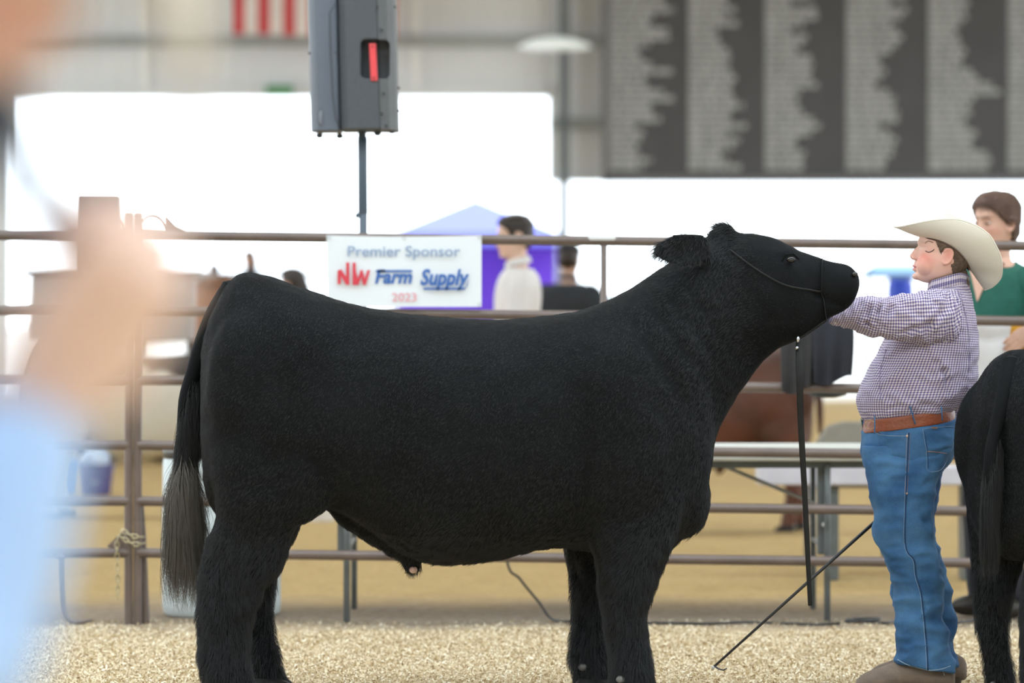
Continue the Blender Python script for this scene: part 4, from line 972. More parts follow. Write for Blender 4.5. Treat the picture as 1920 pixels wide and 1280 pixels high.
mbrn = mat('dark brown hair', (.020, .013, .010), .45, .3, 60); mwshirt = mat('white cotton shirt', (.66, .64, .64), .85, .04, 10); mbshirt = mat('black cotton shirt', (.014, .017, .022), .85, .2, 10)
# man in the white shirt, beyond the banner's right edge, facing left
r_ = 21.5; zt_ = CAMH+(604-405)*r_/FPX
make_person('person', 'person in a white shirt with short dark hair facing left beside the sponsor banner', 'person', ((972-960)*r_/FPX, r_, 0), .12, zt_-.0, (.68, .46, .36), mbrn, 'short', mwshirt, mdark, mshoe, pitch=-.05, sleeves='short', cheek=.2,
            arms=[([(.0, -.185, 1.405), (-.07, -.225, 1.14), (-.26, -.17, 1.10)], 0), ([(.0, .185, 1.405), (.02, .235, 1.12), (-.05, .225, .87)], 0)])
r_ = 29.5; zt_ = CAMH+(604-459)*r_/FPX
make_person('person', 'person in a black shirt and black cap turned away beside the purple tent', 'person', ((1066-960)*r_/FPX, r_, 0), -PI*.58, zt_, (.58, .36, .27), mbrn, 'short', mbshirt, mdark, mshoe, voxel=.010, cap=mat('black cap cloth', (.015, .015, .018), .8), sleeves='short', girth=1.25)
# small figures raised above the crowd
for px, py, d, yw, sm_, lab, hr in ((401, 495, 47, -.6, mat('faded red shirt', (.42, .16, .12), .8), 'small distant person in a dull red shirt above the steer tail', 'short'), (468, 470, 47, .9, mbshirt, 'small distant person with long dark hair standing tallest behind the steer rump', 'long')):
    PZ = .62; zt_ = CAMH+(604-py)*d/FPX-PZ
    make_person('person', lab, 'person', ((px-960)*d/FPX, d, PZ), yw, zt_, (.45, .27, .2), mbrn, hr, sm_, mdark, mshoe, voxel=.014)
px0, px1 = (340-960)*47/FPX, (520-960)*47/FPX
pf = thing('wooden_platform', 'low brown wooden platform holding two distant people', 'platform', ((px0+px1)/2, 47, 0))
MB().box(((px0+px1)/2, 47, .58), (px1-px0, 1.4, .08)).build('deck', mat('brown stained boards', (.20, .10, .06), .8, .2, 4), pf, smooth=False)
for x in (px0+.1, (px0+px1)/2, px1-.1):
    for y in (46.4, 47.6): MB().cyl((x, y, 0), (x, y, .55), .05, 8).build('leg', msteel, pf)
r_ = 28.0; zt_ = CAMH+(604-505)*r_/FPX
make_person('person', 'person with dark hair and a pink shirt just left of the sponsor banner', 'person', ((551-960)*r_/FPX, r_, 0), -.5, zt_, (.55, .34, .26), mbrn, 'long', mat('pink shirt', (.70, .30, .34), .85), mdark, mshoe, voxel=.010)

# ---------------------------------------------------------------- woman in green behind the rail
wy = 16.22; wxx = (1872-960)*wy/FPX
mgreen = mat('deep green knit top', (.012, .105, .075), .85, .1, 30, bump=.1, bscale=300)
mauburn = mat('auburn brown hair', (.060, .030, .022), .4, col2=(.15, .085, .065), scale=10, stretch=(1, 1, .25), bump=.5, bscale=60)
Wr, WM, WH, WV, WF = make_person('person', 'woman in a green v-neck top with brown hair in a bun behind the top rail', 'person', (wxx, wy, 0), .72, 1.775, (.62, .38, .285), mauburn, 'bun', mgreen, mdark, mshoe,
    voxel=.0045, vneck=True, collar=False, eyes=True, cheek=.3, browk=.6, headyaw=-.05,
    arms=[([(2.175, wy-.135, 1.41), (2.33, wy-.18, 1.16), (2.155, wy-.345, 1.215)], 1), ([(1.94, wy+.13, 1.41), (1.87, wy+.04, 1.13), (1.97, wy-.18, 1.02)], 1)],
    handkw=[dict(d=(-.75, -.25, -.55), pn=(-.35, .75, -.5), curl=(.25, .45, .3), side=1), None])
# bare v of the neckline, necklace, nails
wt = bvh(WV, WF)
nk = MB().tube([WM @ Vector(p) for p in ((.045, -.062, 1.475), (-.02, -.072, 1.45), (-.085, -.045, 1.415), (-.105, 0, 1.395), (-.085, .045, 1.415), (-.02, .072, 1.45), (.045, .062, 1.475))], .0035, 8).build('necklace', mat('dark cord', (.05, .03, .02), .5), Wr)
vV = [WM @ Vector(p) for p in ((-.118, 0, 1.305), (-.095, -.060, 1.435), (-.050, -.085, 1.468), (-.03, 0, 1.47), (-.050, .085, 1.468), (-.095, .060, 1.435))]
vN = WM.to_3x3() @ Vector((-.0145, 0, .003))
mneck = mat('bare neckline skin', (.60, .37, .28), .5, .04, 30)
ve = MB().prism([p+vN for p in vV], WM.to_3x3() @ Vector((.012, 0, 0))).build('neckline', mneck, Wr)
pp_ = thing('paper', 'white sheet of paper held low behind the boy back', 'paper', W(1858, 700, 15.86))
V = []; nx, nz = 10, 14
for j in range(nz+1):
    for i in range(nx+1):
        u = i/nx; v = j/nz; p = W(1822+74*u-14*v, 598+118*v+10*(u-.5)**2*4, 15.87+.02*math.sin(u*3)+.03*v); V.append(p)
F = [(j*(nx+1)+i, j*(nx+1)+i+1, (j+1)*(nx+1)+i+1, (j+1)*(nx+1)+i) for j in range(nz) for i in range(nx)]
o_ = len(V); obj('sheet', V+[p+Vector((0, .001, 0)) for p in V], F+[tuple(i+o_ for i in f[::-1]) for f in F], mat('white paper', (.78, .79, .82), .7, .02), pp_, recalc=False)
ev_ = MB().prism([W(x, y, 15.90) for x, y in ((1886, 628), (1896, 600), (1990, 606), (1985, 672), (1892, 668))], (0, .008, 0)).build('envelope', mat('orange yellow envelope', (.80, .42, .03), .6, .03), None)
tag(ev_, 'orange yellow envelope under the fingers of the woman in green', 'envelope')
# ---------------------------------------------------------------- the boy
BD_ = 13.05
def Q(px, py, cy=0.0): return W(px, py, BD_+cy)
broot = thing('person', 'boy in a cream western hat and purple checked shirt leaning back beside the steer', 'person', (Q(1715, 0).x, BD_, 0))
bskin = (.74, .47, .38)
BH = Matrix.Translation(Q(1767, 478)) @ Matrix.Rotation(math.radians(12), 4, 'Y') @ Matrix.Diagonal((.985, 1.0, .985, 1))
neck_rows = [(1745,508,1808,500,.045),(1742,525,1812,515,.056),(1748,545,1816,535,.058),(1745,570,1818,560,.075),(1715,592,1818,590,.12)]
torso_rows = [(1752,538,1812,528,.062),(1742,550,1817,546,.095),(1722,562,1822,565,.135),(1695,582,1827,592,.155),(1672,612,1831,622,.160),(1655,648,1833,655,.158),(1632,690,1833,690,.156),(1616,722,1829,716,.158),(1608,745,1820,742,.160),(1608,762,1806,760,.156),(1614,778,1792,771,.148),(1621,788,1780,776,.140)]
sl_rows = [(1798,548,1800,612,.040,-.09),(1775,545,1790,636,.060,-.13),(1745,545,1748,644,.062,-.155),(1710,549,1712,641,.060,-.165),(1682,555,1684,637,.056,-.168),(1655,560,1642,631,.052,-.170),(1632,557,1612,622,.048,-.170),(1608,561,1590,614,.043,-.168),(1585,573,1568,608,.036,-.166),(1566,586,1556,604,.026,-.164)]
hip_rows = [(1619,786,1783,765,.143),(1616,800,1790,784,.150),(1615,822,1794,810,.156),(1616,848,1793,840,.156),(1621,875,1778,868,.150),(1640,890,1760,886,.12)]
legn = [(1618,835,1788,828,.062,-.075),(1621,870,1776,862,.078,-.082),(1628,910,1757,898,.080,-.088),(1635,955,1751,945,.077,-.090),(1640,1000,1748,992,.072,-.092),(1649,1028,1751,1018,.068,-.094),(1661,1052,1757,1042,.066,-.095),(1672,1078,1762,1066,.064,-.096),(1677,1105,1767,1092,.063,-.097),(1680,1140,1771,1128,.063,-.098),(1683,1180,1774,1168,.064,-.099),(1683,1212,1779,1202,.066,-.100),(1681,1234,1786,1234,.069,-.100),(1682,1240,1789,1258,.070,-.100)]
legf = [(1625,850,1788,842,.06,.08),(1640,900,1765,890,.078,.085),(1650,960,1755,950,.074,.088),(1655,1010,1752,1000,.068,.09),(1665,1050,1762,1040,.064,.09),(1674,1085,1772,1075,.062,.09),(1674,1110,1780,1100,.061,.09),(1680,1140,1786,1130,.061,.09),(1690,1180,1790,1165,.062,.09),(1693,1210,1787,1202,.063,.09),(1696,1232,1793,1228,.066,.09),(1697,1238,1795,1246,.068,.09)]
def inset(rows, dx, kw):
    return [(r[0]+dx, r[1], r[2]-dx, r[3], r[4]*kw)+tuple(r[5:]) for r in rows]
bp = [loft(pxrows(neck_rows, BD_), 28, 5)[:2], loft(pxrows(inset(torso_rows, 9, .86), BD_), 32, 4)[:2], loft(pxrows(inset(hip_rows, 8, .88), BD_), 32, 4)[:2], loft(pxrows(inset(legn, 12, .75), BD_), 24, 3)[:2], loft(pxrows(inset(legf, 12, .75), BD_), 24, 3)[:2]]
bp += [xf(BH, p) for p in head_parts(1.10)]
# rounder cheek and jaw of a child
bp.append(xf(BH, ellipsoid((-.052, -.040, -.048), (.034, .032, .036)))); bp.append(xf(BH, ellipsoid((-.052, .040, -.048), (.034, .032, .036))))
armn = [Q(1765, 592, -.10), Q(1720, 597, -.15), Q(1650, 598, -.165), Q(1600, 592, -.160), Q(1572, 592, -.155)]
bp.append(tube([Vector(p) for p in spline([tuple(p) for p in armn], 5)], [float(v) for v in np.interp(np.linspace(0, 1, 21), [0, .5, .7, 1], [.040, .038, .034, .022])], 16))
bp += hand_parts(Q(1572, 592, -.155), (-.62, .06, .72), (0.3, -.8, .35), (.6, .8, .5), .88, 1)
armf = [Q(1785, 590, .14), Q(1800, 680, .17), Q(1802, 750, .19), Q(1798, 812, .18)]
bp.append(tube([Vector(p) for p in spline([tuple(p) for p in armf], 5)], [float(v) for v in np.interp(np.linspace(0, 1, 16), [0, .5, .7, 1], [.045, .038, .033, .024])], 16))
bp += hand_parts(Q(1798, 812, .18), (-.25, -.1, -.95), (-1, -.2, .2), (1.2, 1.3, .9), .85, -1, thumb=1)
bV, bF = remesh(bp, .0031, 3); bV = sculpt_head(bV, BH, True)
gauss_push(bV, tuple(BH @ Vector((-.050, -.066, -.050))), (.028, .02, .024), (-.001, -.0035, 0))
tone = tone_of(bV, BH, bskin, cheek=.85, lip=(.60, .12, .15), brow=(.30, .19, .14), browk=.35)
# blushing ear and closed lashes tone
bbody = obj('body', bV, bF, mskin, broot, ang=180, attr={'tone': tone}); btree = bvh(bV, bF)
mlash = mat('dark brown lashes', (.06, .035, .025), .6)
lash = drape(btree, [(1735, 470), (1741, 473), (1748, 470.5), (1752, 467)], .0006, 4)
if len(lash) > 2: MB().tube(lash, [.0006]+[.0016]*(len(lash)-2)+[.0006], 6).build('eyelashes', mlash, broot)
mhairb = mat('short brown hair', (.11, .072, .050), .7, col2=(.22, .155, .11), scale=60, bump=.6, bscale=400)
def boyhair(u): return u[2] > np.interp(u[0], [-.12,-.088,-.06,-.040,-.024,-.012,-.004,.016,.03,.05,.1], [.075,.068,.055,.038,.012,-.004,.022,.010,-.04,-.075,-.09]) and not (abs(u[1]) > .078 and -.012 < u[0] < .036 and u[2] < .024)
brw = drape(btree, [(1734, 456), (1741, 452), (1750, 455)], .0004, 4)
if len(brw) > 2: MB().tube(brw, [.0010]+[.0022]*(len(brw)-2)+[.0010], 6, flat=(1, .4)).build('eyebrow', mat('light brown brow', (.34, .20, .14), .8, .1), broot)
bho = hair_shell('hair', bV, bF, BH, mhairb, broot, boyhair, .0035, .002)
def strands_on(o, par, H, m, n, L_, comb, lift, rad, name):
    me = o.data; og = np.array(origin_of(par)); A = np.array([tuple(v.co) for v in me.vertices])+og; Fs = [tuple(p.vertices) for p in me.polygons]
    P, Nn_ = sample_surface(A, Fs, n); hc_ = np.array(tuple(H.translation)); fl = ((P-hc_)*Nn_).sum(1) < 0; Nn_[fl] *= -1
    U = (P-hc_) @ np.array(H.to_3x3().inverted()).T; d = comb(U) @ np.array(H.to_3x3()).T; d = d+rng.normal(0, .12, d.shape); d -= Nn_*(d*Nn_).sum(1, keepdims=True); d = nrm(d)
    l = L_*rng.uniform(.6, 1.2, n)[:, None]; st = np.stack([P-Nn_*.001, P+d*l*.35+Nn_*lift*l*.5, P+d*l*.7+Nn_*lift*l*.6, P+d*l+Nn_*lift*l*.35], 1)
    return hairs(name, st, rad, m, par)
strands_on(bho, broot, BH, mhairb, 9000, .008, lambda U: np.stack([np.full(len(U), .35), U[:, 1]*0, np.full(len(U), -.9)], 1), .3, .00022, 'hair_strands')
mhs = mat('light auburn strands', (.13, .075, .055), .4, col2=(.26, .165, .125), scale=12)
for o_ in Wr.children:
    if o_.name.split('.')[0] == 'hair': strands_on(o_, Wr, WH, mhs, 14000, .035, lambda U: np.stack([np.full(len(U), 1.0), U[:, 1]*2-np.sign(U[:, 1])*.15*(U[:, 0] > .03), -.55-(U[:, 0] > .04)*.2+0*U[:, 0]], 1), .03, .00030, 'hair_strands')
# shirt
def gingham():
    m = bpy.data.materials.new('purple gingham cotton'); m.use_nodes = True; N = m.node_tree.nodes; L = m.node_tree.links; b = N['Principled BSDF']
    uv = N.new('ShaderNodeUVMap'); uv.uv_map = 'UVMap'; sp_ = N.new('ShaderNodeSeparateXYZ'); L.new(uv.outputs[0], sp_.inputs[0])
    def st(o):
        k = N.new('ShaderNodeMath'); k.operation = 'MULTIPLY'; k.inputs[1].default_value = 1/.0084; L.new(o, k.inputs[0])
        f = N.new('ShaderNodeMath'); f.operation = 'FRACT'; L.new(k.outputs[0], f.inputs[0])
        g = N.new('ShaderNodeMath'); g.operation = 'GREATER_THAN'; g.inputs[1].default_value = .5; L.new(f.outputs[0], g.inputs[0]); return g.outputs[0]
    a, c = st(sp_.outputs['X']), st(sp_.outputs['Y'])
    s = N.new('ShaderNodeMath'); s.operation = 'ADD'; L.new(a, s.inputs[0]); L.new(c, s.inputs[1]); h = N.new('ShaderNodeMath'); h.operation = 'MULTIPLY'; h.inputs[1].default_value = .5; L.new(s.outputs[0], h.inputs[0])
    cr = N.new('ShaderNodeValToRGB'); cr.color_ramp.interpolation = 'CONSTANT'; e = cr.color_ramp.elements; e[0].color = (.66, .60, .64, 1); e[0].position = 0; e[1].position = .4; e[1].color = (.33, .28, .38, 1); q = e.new(.9); q.color = (.085, .075, .20, 1)
    L.new(h.outputs[0], cr.inputs[0]); L.new(cr.outputs[0], b.inputs['Base Color']); b.inputs['Roughness'].default_value = .85; b.inputs['Specular IOR Level'].default_value = .2
    return m
mging = gingham()
def fold(V, tree_n, lines, wk=1.5):
    """fold lines: (p, q, sigma, depth) grooves along a segment"""
    A = np.array([tuple(v) for v in V])
    for p, q, sg, dp in lines:
        sg = sg*wk
        p = np.array(p); q = np.array(q); d = q-p; L2 = (d*d).sum(); t = np.clip(((A-p) @ d)/L2, 0, 1); dist = np.linalg.norm(A-(p+t[:, None]*d), axis=1)
        g = np.exp(-.5*(dist/sg)**2)-.55*np.exp(-.5*((dist-1.9*sg)/sg)**2); A -= tree_n*(g*dp*np.sin(PI*np.clip(t, .06, .94))**.5)[:, None]
    return A
def cloth(name, rows, D, m, parent, n=96, sub=12, wr=.003, fr=13, st=(1, 1, 1), seed=0, lines=(), extra=None):
    V, F, UV = loft(pxrows(rows, D), n, sub); A = np.array([tuple(v) for v in V]); nn_ = vnormals(A, F)
    cen = A.mean(0); 
    if ((A-cen)*nn_).sum() < 0: nn_ = -nn_
    for i in range(len(A)):
        p = Vector((A[i][0]*st[0], A[i][1]*st[1], A[i][2]*st[2]))
        a = noise.noise(p*fr+Vector((seed, 0, 0))); b_ = noise.noise(p*fr*2.3+Vector((0, seed, 0)))
        A[i] += nn_[i]*(wr*((1-abs(a)*3.0))+wr*.45*(1-abs(b_)*3))
    if lines: A = fold(A, nn_, lines)
    o = obj(name, A, F, m, parent, uv=UV, ang=180); return o, A, F
sy = BD_-.15
L3 = lambda x1, y1, x2, y2, s, d, cy=-.15: (tuple(Q(x1, y1, cy)), tuple(Q(x2, y2, cy)), s, d)
shirt, sV, sF = cloth('shirt', torso_rows, BD_, mging, broot, 150, 10, .0042, 11, (1, 1, 1.2), 1,
    [L3(1720,640,1770,700,.006,.009), L3(1770,690,1785,752,.005,.014), L3(1660,660,1680,735,.006,.008), L3(1700,745,1760,765,.006,.008), L3(1640,735,1700,760,.006,.006), L3(1735,632,1800,625,.006,.009), L3(1690,760,1650,772,.005,.006), L3(1750,655,1775,715,.005,.006), L3(1790,600,1815,640,.006,.005)])
sleeve_o, slV, slF = cloth('sleeve', sl_rows, BD_, mging, broot, 96, 10, .0055, 19, (1.3, 1, .8), 4,
    [L3(1655,565,1640,600,.004,.016,-.22), L3(1635,562,1625,605,.004,.016,-.22), L3(1618,570,1600,590,.004,.013,-.2), L3(1670,575,1655,615,.005,.013,-.22), L3(1745,605,1690,625,.006,.013,-.22), L3(1610,600,1640,612,.004,.013,-.21), L3(1768,580,1735,620,.006,.015,-.21)])
cloth('sleeve', [(1770,570,1810,572,.05,.10),(1775,620,1822,625,.045,.15),(1780,670,1822,672,.042,.17),(1782,715,1820,720,.038,.185),(1782,760,1818,764,.034,.19),(1784,790,1810,796,.030,.185)], BD_, mging, broot, 60, 8, .003, 18, seed=9)
# collar: band plus folded leaf
cpts = [(1748,534,-.052),(1775,526,-.066),(1800,520,-.058),(1814,524,-.02),(1815,524,.02),(1800,520,.058),(1770,526,.062),(1746,536,.03),(1741,540,-.01),(1748,534,-.052)]
V = []; F = []; UV = []; cp2 = spline(cpts, 6); cl_ = 0
for i, p in enumerate(cp2):
    cen = np.array((1780., 528., 0)); 
    if i: cl_ += np.linalg.norm((p[:2]-cp2[i-1][:2])/552.0)+abs(p[2]-cp2[i-1][2])*.5
    for j, (dy, sc_k, bb) in enumerate(((8, .98, 0), (-4, .97, 0), (-9, 1.0, 0), (-7, 1.06, 0), (6, 1.13, 0), (20, 1.20, 0), (19, 1.16, 0))):
        q = Q(cen[0]+(p[0]-cen[0])*(1+(sc_k-1)*.55), p[1]+dy, p[2]*sc_k); V.append(q); UV.append((cl_, j*.008))
m_ = 7
for i in range(len(cp2)-1):
    for j in range(m_-1): F.append((i*m_+j, i*m_+j+1, (i+1)*m_+j+1, (i+1)*m_+j))
co_ = obj('collar', V, F, mging, broot, uv=UV, ang=180)
sm_ = co_.modifiers.new('s', 'SOLIDIFY'); sm_.thickness = .002
# yoke and armhole seams
stree2 = bvh(sV, sF); sltree = bvh(slV, slF)
mseam = mat('dusky purple seam thread', (.20, .17, .30), .8, .1)
for pts, tr_ in ((((1800,548),(1812,600),(1818,660),(1812,730)), stree2), (((1662,655),(1650,700),(1652,750)), stree2), (((1700,640),(1752,632),(1800,640)), stree2)):
    pa = drape(tr_, pts, .0008, 6)
    if len(pa) > 2: MB().tube(pa, .0011, 6).build('seam', mseam, broot)
# cuff button
hb_ = hit(sltree, 1566, 605, .001)
if hb_: MB().ell(hb_, (.004, .003, .004)).build('cuff_button', mat('pearl button', (.7, .7, .7), .3), broot)
# jeans
def denim():
    m = bpy.data.materials.new('worn blue denim'); m.use_nodes = True; N = m.node_tree.nodes; L = m.node_tree.links; b = N['Principled BSDF']
    tc = N.new('ShaderNodeTexCoord'); n1 = N.new('ShaderNodeTexNoise'); n1.inputs['Scale'].default_value = 7; n1.inputs['Detail'].default_value = 3; L.new(tc.outputs['Object'], n1.inputs['Vector'])
    mp = N.new('ShaderNodeMapping'); mp.inputs['Scale'].default_value = (700, 700, 120); L.new(tc.outputs['Object'], mp.inputs[0]); n2 = N.new('ShaderNodeTexNoise'); n2.inputs['Scale'].default_value = 1; L.new(mp.outputs[0], n2.inputs['Vector'])
    cr = N.new('ShaderNodeValToRGB'); e = cr.color_ramp.elements; e[0].position = .28; e[0].color = (.016, .065, .175, 1); e[1].position = .72; e[1].color = (.085, .21, .39, 1); L.new(n1.outputs['Fac'], cr.inputs[0])
    mx = N.new('ShaderNodeMix'); mx.data_type = 'RGBA'; mx.blend_type = 'OVERLAY'; mx.inputs['Factor'].default_value = .4; L.new(cr.outputs[0], mx.inputs['A']); L.new(n2.outputs['Fac'], mx.inputs['B']); L.new(mx.outputs['Result'], b.inputs['Base Color'])
    b.inputs['Roughness'].default_value = .85; b.inputs['Specular IOR Level'].default_value = .25; bp_ = N.new('ShaderNodeBump'); bp_.inputs['Strength'].default_value = .12; bp_.inputs['Distance'].default_value = .002; L.new(n2.outputs['Fac'], bp_.inputs['Height']); L.new(bp_.outputs[0], b.inputs['Normal']); return m
mjean = denim()
je = bpy.data.objects.new('jeans', None)  # grouped as one garment: a mesh made of hips and legs
bpy.data.objects.remove(je)
def merge_cloth(specs):
    Vs = []; Fs = []
    for rows, lines, seed in specs:
        V, F, UV = loft(pxrows(rows, BD_, p=.9), 90, 10); A = np.array([tuple(v) for v in V]); nn_ = vnormals(A, F)
        if ((A-A.mean(0))*nn_).sum() < 0: nn_ = -nn_
        for i in range(len(A)):
            p = Vector(A[i]); low = max(0, min(1, (.75-p.z)/.3)); a = noise.noise(Vector((p.x*7, p.y*7, p.z*15+seed))); b_ = noise.noise(Vector((p.x*16, p.y*16, p.z*30+seed)))
            A[i] += nn_[i]*((.0035+.0060*low)*(1-abs(a)*3)+.0022*(1-abs(b_)*3))
        A = fold(A, nn_, lines); o_ = len(Vs); Vs += list(A); Fs += [tuple(i+o_ for i in f) for f in F]
    return np.array(Vs), Fs
jl = lambda x1, y1, x2, y2, s, d: (tuple(Q(x1, y1, -.15)), tuple(Q(x2, y2, -.15)), s, d)
JV, JF = merge_cloth([(hip_rows, [jl(1625,868,1700,856,.006,.005), jl(1630,835,1680,828,.005,.004)], 0), (legf, [], 7),
    (legn, [jl(1665,1055,1735,1040,.006,.010), jl(1668,1066,1725,1062,.005,.008), jl(1655,1030,1700,1022,.005,.006), jl(1700,1110,1750,1135,.006,.006), jl(1700,1175,1755,1188,.006,.006), jl(1690,1205,1740,1215,.006,.006), jl(1745,900,1700,925,.007,.007), jl(1710,960,1748,985,.007,.007), jl(1640,880,1700,868,.005,.004)], 3)])
obj('jeans', JV, JF, mjean, broot, ang=180); jt_ = bvh(JV, JF)
mthr = mat('pale denim thread', (.34, .46, .60), .8, .1); mthr2 = mat('rusty thread', (.42, .24, .16), .8, .1); mdk = mat('dark indigo seam', (.015, .045, .12), .9, .1)
def stitch(pts, r, m, name, off=.0006):
    pa = drape(jt_, pts, off, 7)
    if len(pa) > 2: MB().tube(pa, r, 6, flat=(1, .5)).build(name, m, broot)
sideseam = [(1704,812),(1702,850),(1700,900),(1698,960),(1697,1010),(1702,1035),(1714,1050),(1718,1080),(1727,1110),(1732,1150),(1736,1190),(1739,1230),(1740,1258)]
stitch(sideseam, .0034, mdk, 'side_seam'); stitch([(x-2.6, y) for x, y in sideseam], .0009, mthr, 'side_stitching')
stitch([(1701,812),(1699,850),(1697,925)], .0008, mthr2, 'side_stitching'); stitch([(1707,812),(1705,850),(1701,925)], .0008, mthr2, 'side_stitching')
stitch([(1637,797),(1638,803),(1645,812),(1660,816),(1680,817),(1702,817)], .0010, mthr, 'pocket_stitching'); stitch([(1636,798),(1641,808),(1652,814)], .0014, mdk, 'pocket_stitching')
stitch([(1730,804),(1734,830),(1737,846),(1738,880),(1752,884),(1768,876),(1785,840),(1791,803),(1760,801),(1730,804)], .0010, mthr, 'back_pocket')
stitch([(1733,808),(1739,845),(1741,878)], .0016, mdk, 'back_pocket'); stitch([(1738,846),(1755,847),(1775,850)], .0010, mthr2, 'back_pocket')
for px, py in ((1701, 817), (1700, 925)):
    h = hit(jt_, px, py, .001)
    if h: MB().ell(h, (.004, .002, .004)).build('rivet', mat('copper rivet', (.7, .5, .4), .3, metal=.7), broot)
h = hit(jt_, 1749, 802, .001)
if h: MB().box(h, (.030, .002, .006)).build('leather_tab', mat('brown leather tab', (.16, .09, .06), .6), broot)
hem = [(1683,1240),(1700,1249),(1720,1256),(1740,1260),(1765,1258),(1782,1252)]
stitch([(x, y-4) for x, y in hem], .0013, mthr, 'hem_stitching')
# frayed hem threads
mb = MB()
for i in range(26):
    t = random.random(); px = 1760+30*t; py = 1250-8*abs(t-.5)+random.uniform(-3, 6); a = Q(px, py, -.165+.12*t); b_ = a+Vector((random.uniform(-.012, .014), random.uniform(-.01, .004), random.uniform(-.028, .006))); mb.tube([a, a.lerp(b_, .5)+Vector((0, 0, .003)), b_], .0008, 5)
mb.build('frayed_hem', mat('pale frayed cotton', (.45, .52, .58), .9), broot)
# belt with loops and buckle
mbelt = mat('tan brown tooled leather', (.24, .065, .028), .42, .18, 14, bump=.25, bscale=110)
belt_rows = [(1617.5,787,1786,764,.150),(1616,789,1788,766,.155),(1615,799,1790,775,.156),(1614,810,1790,786,.157),(1616,812,1788,788,.153)]
cloth('belt', belt_rows, BD_, mbelt, broot, 96, 5, .0004, 8)[0]
stree3 = btree
for x1, y1, x2, y2 in ((1706,762,1716,794),(1765,762,1767,788),(1640,780,1640,812)):
    MB().tube([Q(x1, y1, -.166), Q((x1+x2)/2, (y1+y2)/2, -.168), Q(x2, y2, -.163)], .0055, 8, flat=(1, .4)).build('belt_loop', mjean, broot)
bk = MB(); bk.prism([Q(1612, 784, -.030), Q(1617, 818, -.030), Q(1617, 818, .045), Q(1612, 784, .045)], (.006, 0, 0)); bk.build('buckle', mat('silver green buckle', (.42, .46, .38), .25, .15, 40, metal=.8), broot, bevel=.002)
MB().tube([Q(1632+9*math.cos(a), 796+8*math.sin(a), -.150) for a in np.linspace(0, 2*PI, 17)], .0016, 6, cap=False).build('buckle_ring', mat('brass ring', (.45, .33, .18), .3, metal=.8), broot)
# boots
mboot = mat('dusty taupe boot leather', (.20, .15, .115), .75, .25, 18, bump=.2, bscale=80); msole = mat('boot sole', (.07, .05, .035), .8)
def boot(dx, dy, cy, rz=0):
    rows = [(1700,1212,1772,1210,.040,cy),(1688,1228,1778,1232,.043,cy),(1668,1240,1780,1262,.045,cy),(1640,1252,1778,1281,.047,cy),(1620,1263,1770,1287,.048,cy),(1606,1276,1700,1289,.045,cy)]
    R = [(a+dx, b+dy, c+dx, d+dy, w, k) for a, b, c, d, w, k in rows]
    return R
for nm, dx, dy, cy in (('near', 0, 0, -.10), ('far', 22, -13, .10)):
    # foot as slices along its length: heel -> toe
    def S(px, t, b_, w): return (px+dx, t+dy, px+dx, b_+dy, w, cy, .9, -.25)
    V, F, _ = loft(pxrows([S(1790,1256,1284,.016), S(1782,1244,1288,.032), S(1755,1232,1288,.040), S(1722,1230,1288,.041), S(1700,1233,1288,.042), S(1680,1240,1289,.046), S(1660,1247,1290,.049), S(1640,1254,1290,.050), S(1622,1261,1290,.044), S(1610,1270,1289,.030), S(1605,1277,1287,.014)], BD_), 36, 6)
    obj('boot', V, F, mboot, broot, ang=180)
    V, F, _ = loft(pxrows([(1600+dx,1284+dy,1690+dx,1284+dy,.052,cy,.8,.0),(1600+dx,1291+dy,1690+dx,1291+dy,.052,cy,.8,0)], BD_), 36, 2); obj('boot_sole', V, F, msole, broot)
    V, F, _ = loft(pxrows([(1738+dx,1280+dy,1782+dx,1280+dy,.036,cy,.7,.0),(1740+dx,1294+dy,1780+dx,1294+dy,.033,cy,.7,0)], BD_), 28, 2); obj('boot_heel', V, F, msole, broot)
# hat
mhat = mat('cream felt', (.68, .645, .565), .85, .03, 5, bump=.08, bscale=250); mband = mat('brown sweatband', (.10, .055, .04), .6)
TH = math.radians(33); hf = Vector((-math.cos(TH), 0, math.sin(TH))); hu = Vector((math.sin(TH), 0, math.cos(TH))); hs = Vector((0, 1, 0)); hc0 = Q(1772, 474)
def hp(f_, s_, u_): return hc0+hf*f_+hs*s_+hu*u_
V = []; F = []; NA, NT = 112, 18
edge = np.array([(.193,0,-.020),(.180,.048,-.012),(.157,.085,.010),(.107,.116,.058),(.060,.126,.093),(.024,.128,.112),(-.022,.130,.123),(-.060,.131,.124),(-.093,.130,.117),(-.149,.118,.086),(-.178,.104,.057),(-.197,.078,.026),(-.194,.045,-.010),(-.182,0,-.032)])
bang = np.radians([0,14,30,50,66,78,91,103,116,136,148,160,170,180]); EA = spline(edge, 12); BA = spline(np.stack([bang, bang], 1), 12)[:, 0]
def edge_at(a):
    a = (a+PI) % (2*PI)-PI; s_ = 1 if a >= 0 else -1; a = abs(a)
    return np.array((np.interp(a, BA, EA[:, 0]), s_*np.interp(a, BA, EA[:, 1]), np.interp(a, BA, EA[:, 2])))
for j in range(NT+1):
    t = j/NT
    for i in range(NA):
        a = 2*PI*i/NA; b0 = np.array((.101*math.cos(a), .081*math.sin(a), .026*abs(math.sin(a))**2)); e_ = edge_at(a)
        roll = abs(math.sin(a)); mid = b0*.5+e_*.5; out = np.array((math.cos(a)*.3, math.sin(a), 0))
        mid = mid+out*.038*roll+np.array((0, 0, -.022*roll)); q = b0*(1-t)**2+mid*2*t*(1-t)+e_*t*t; V.append(hp(*q))
for j in range(NT):
    for i in range(NA): F.append((j*NA+i, j*NA+(i+1) % NA, (j+1)*NA+(i+1) % NA, (j+1)*NA+i))
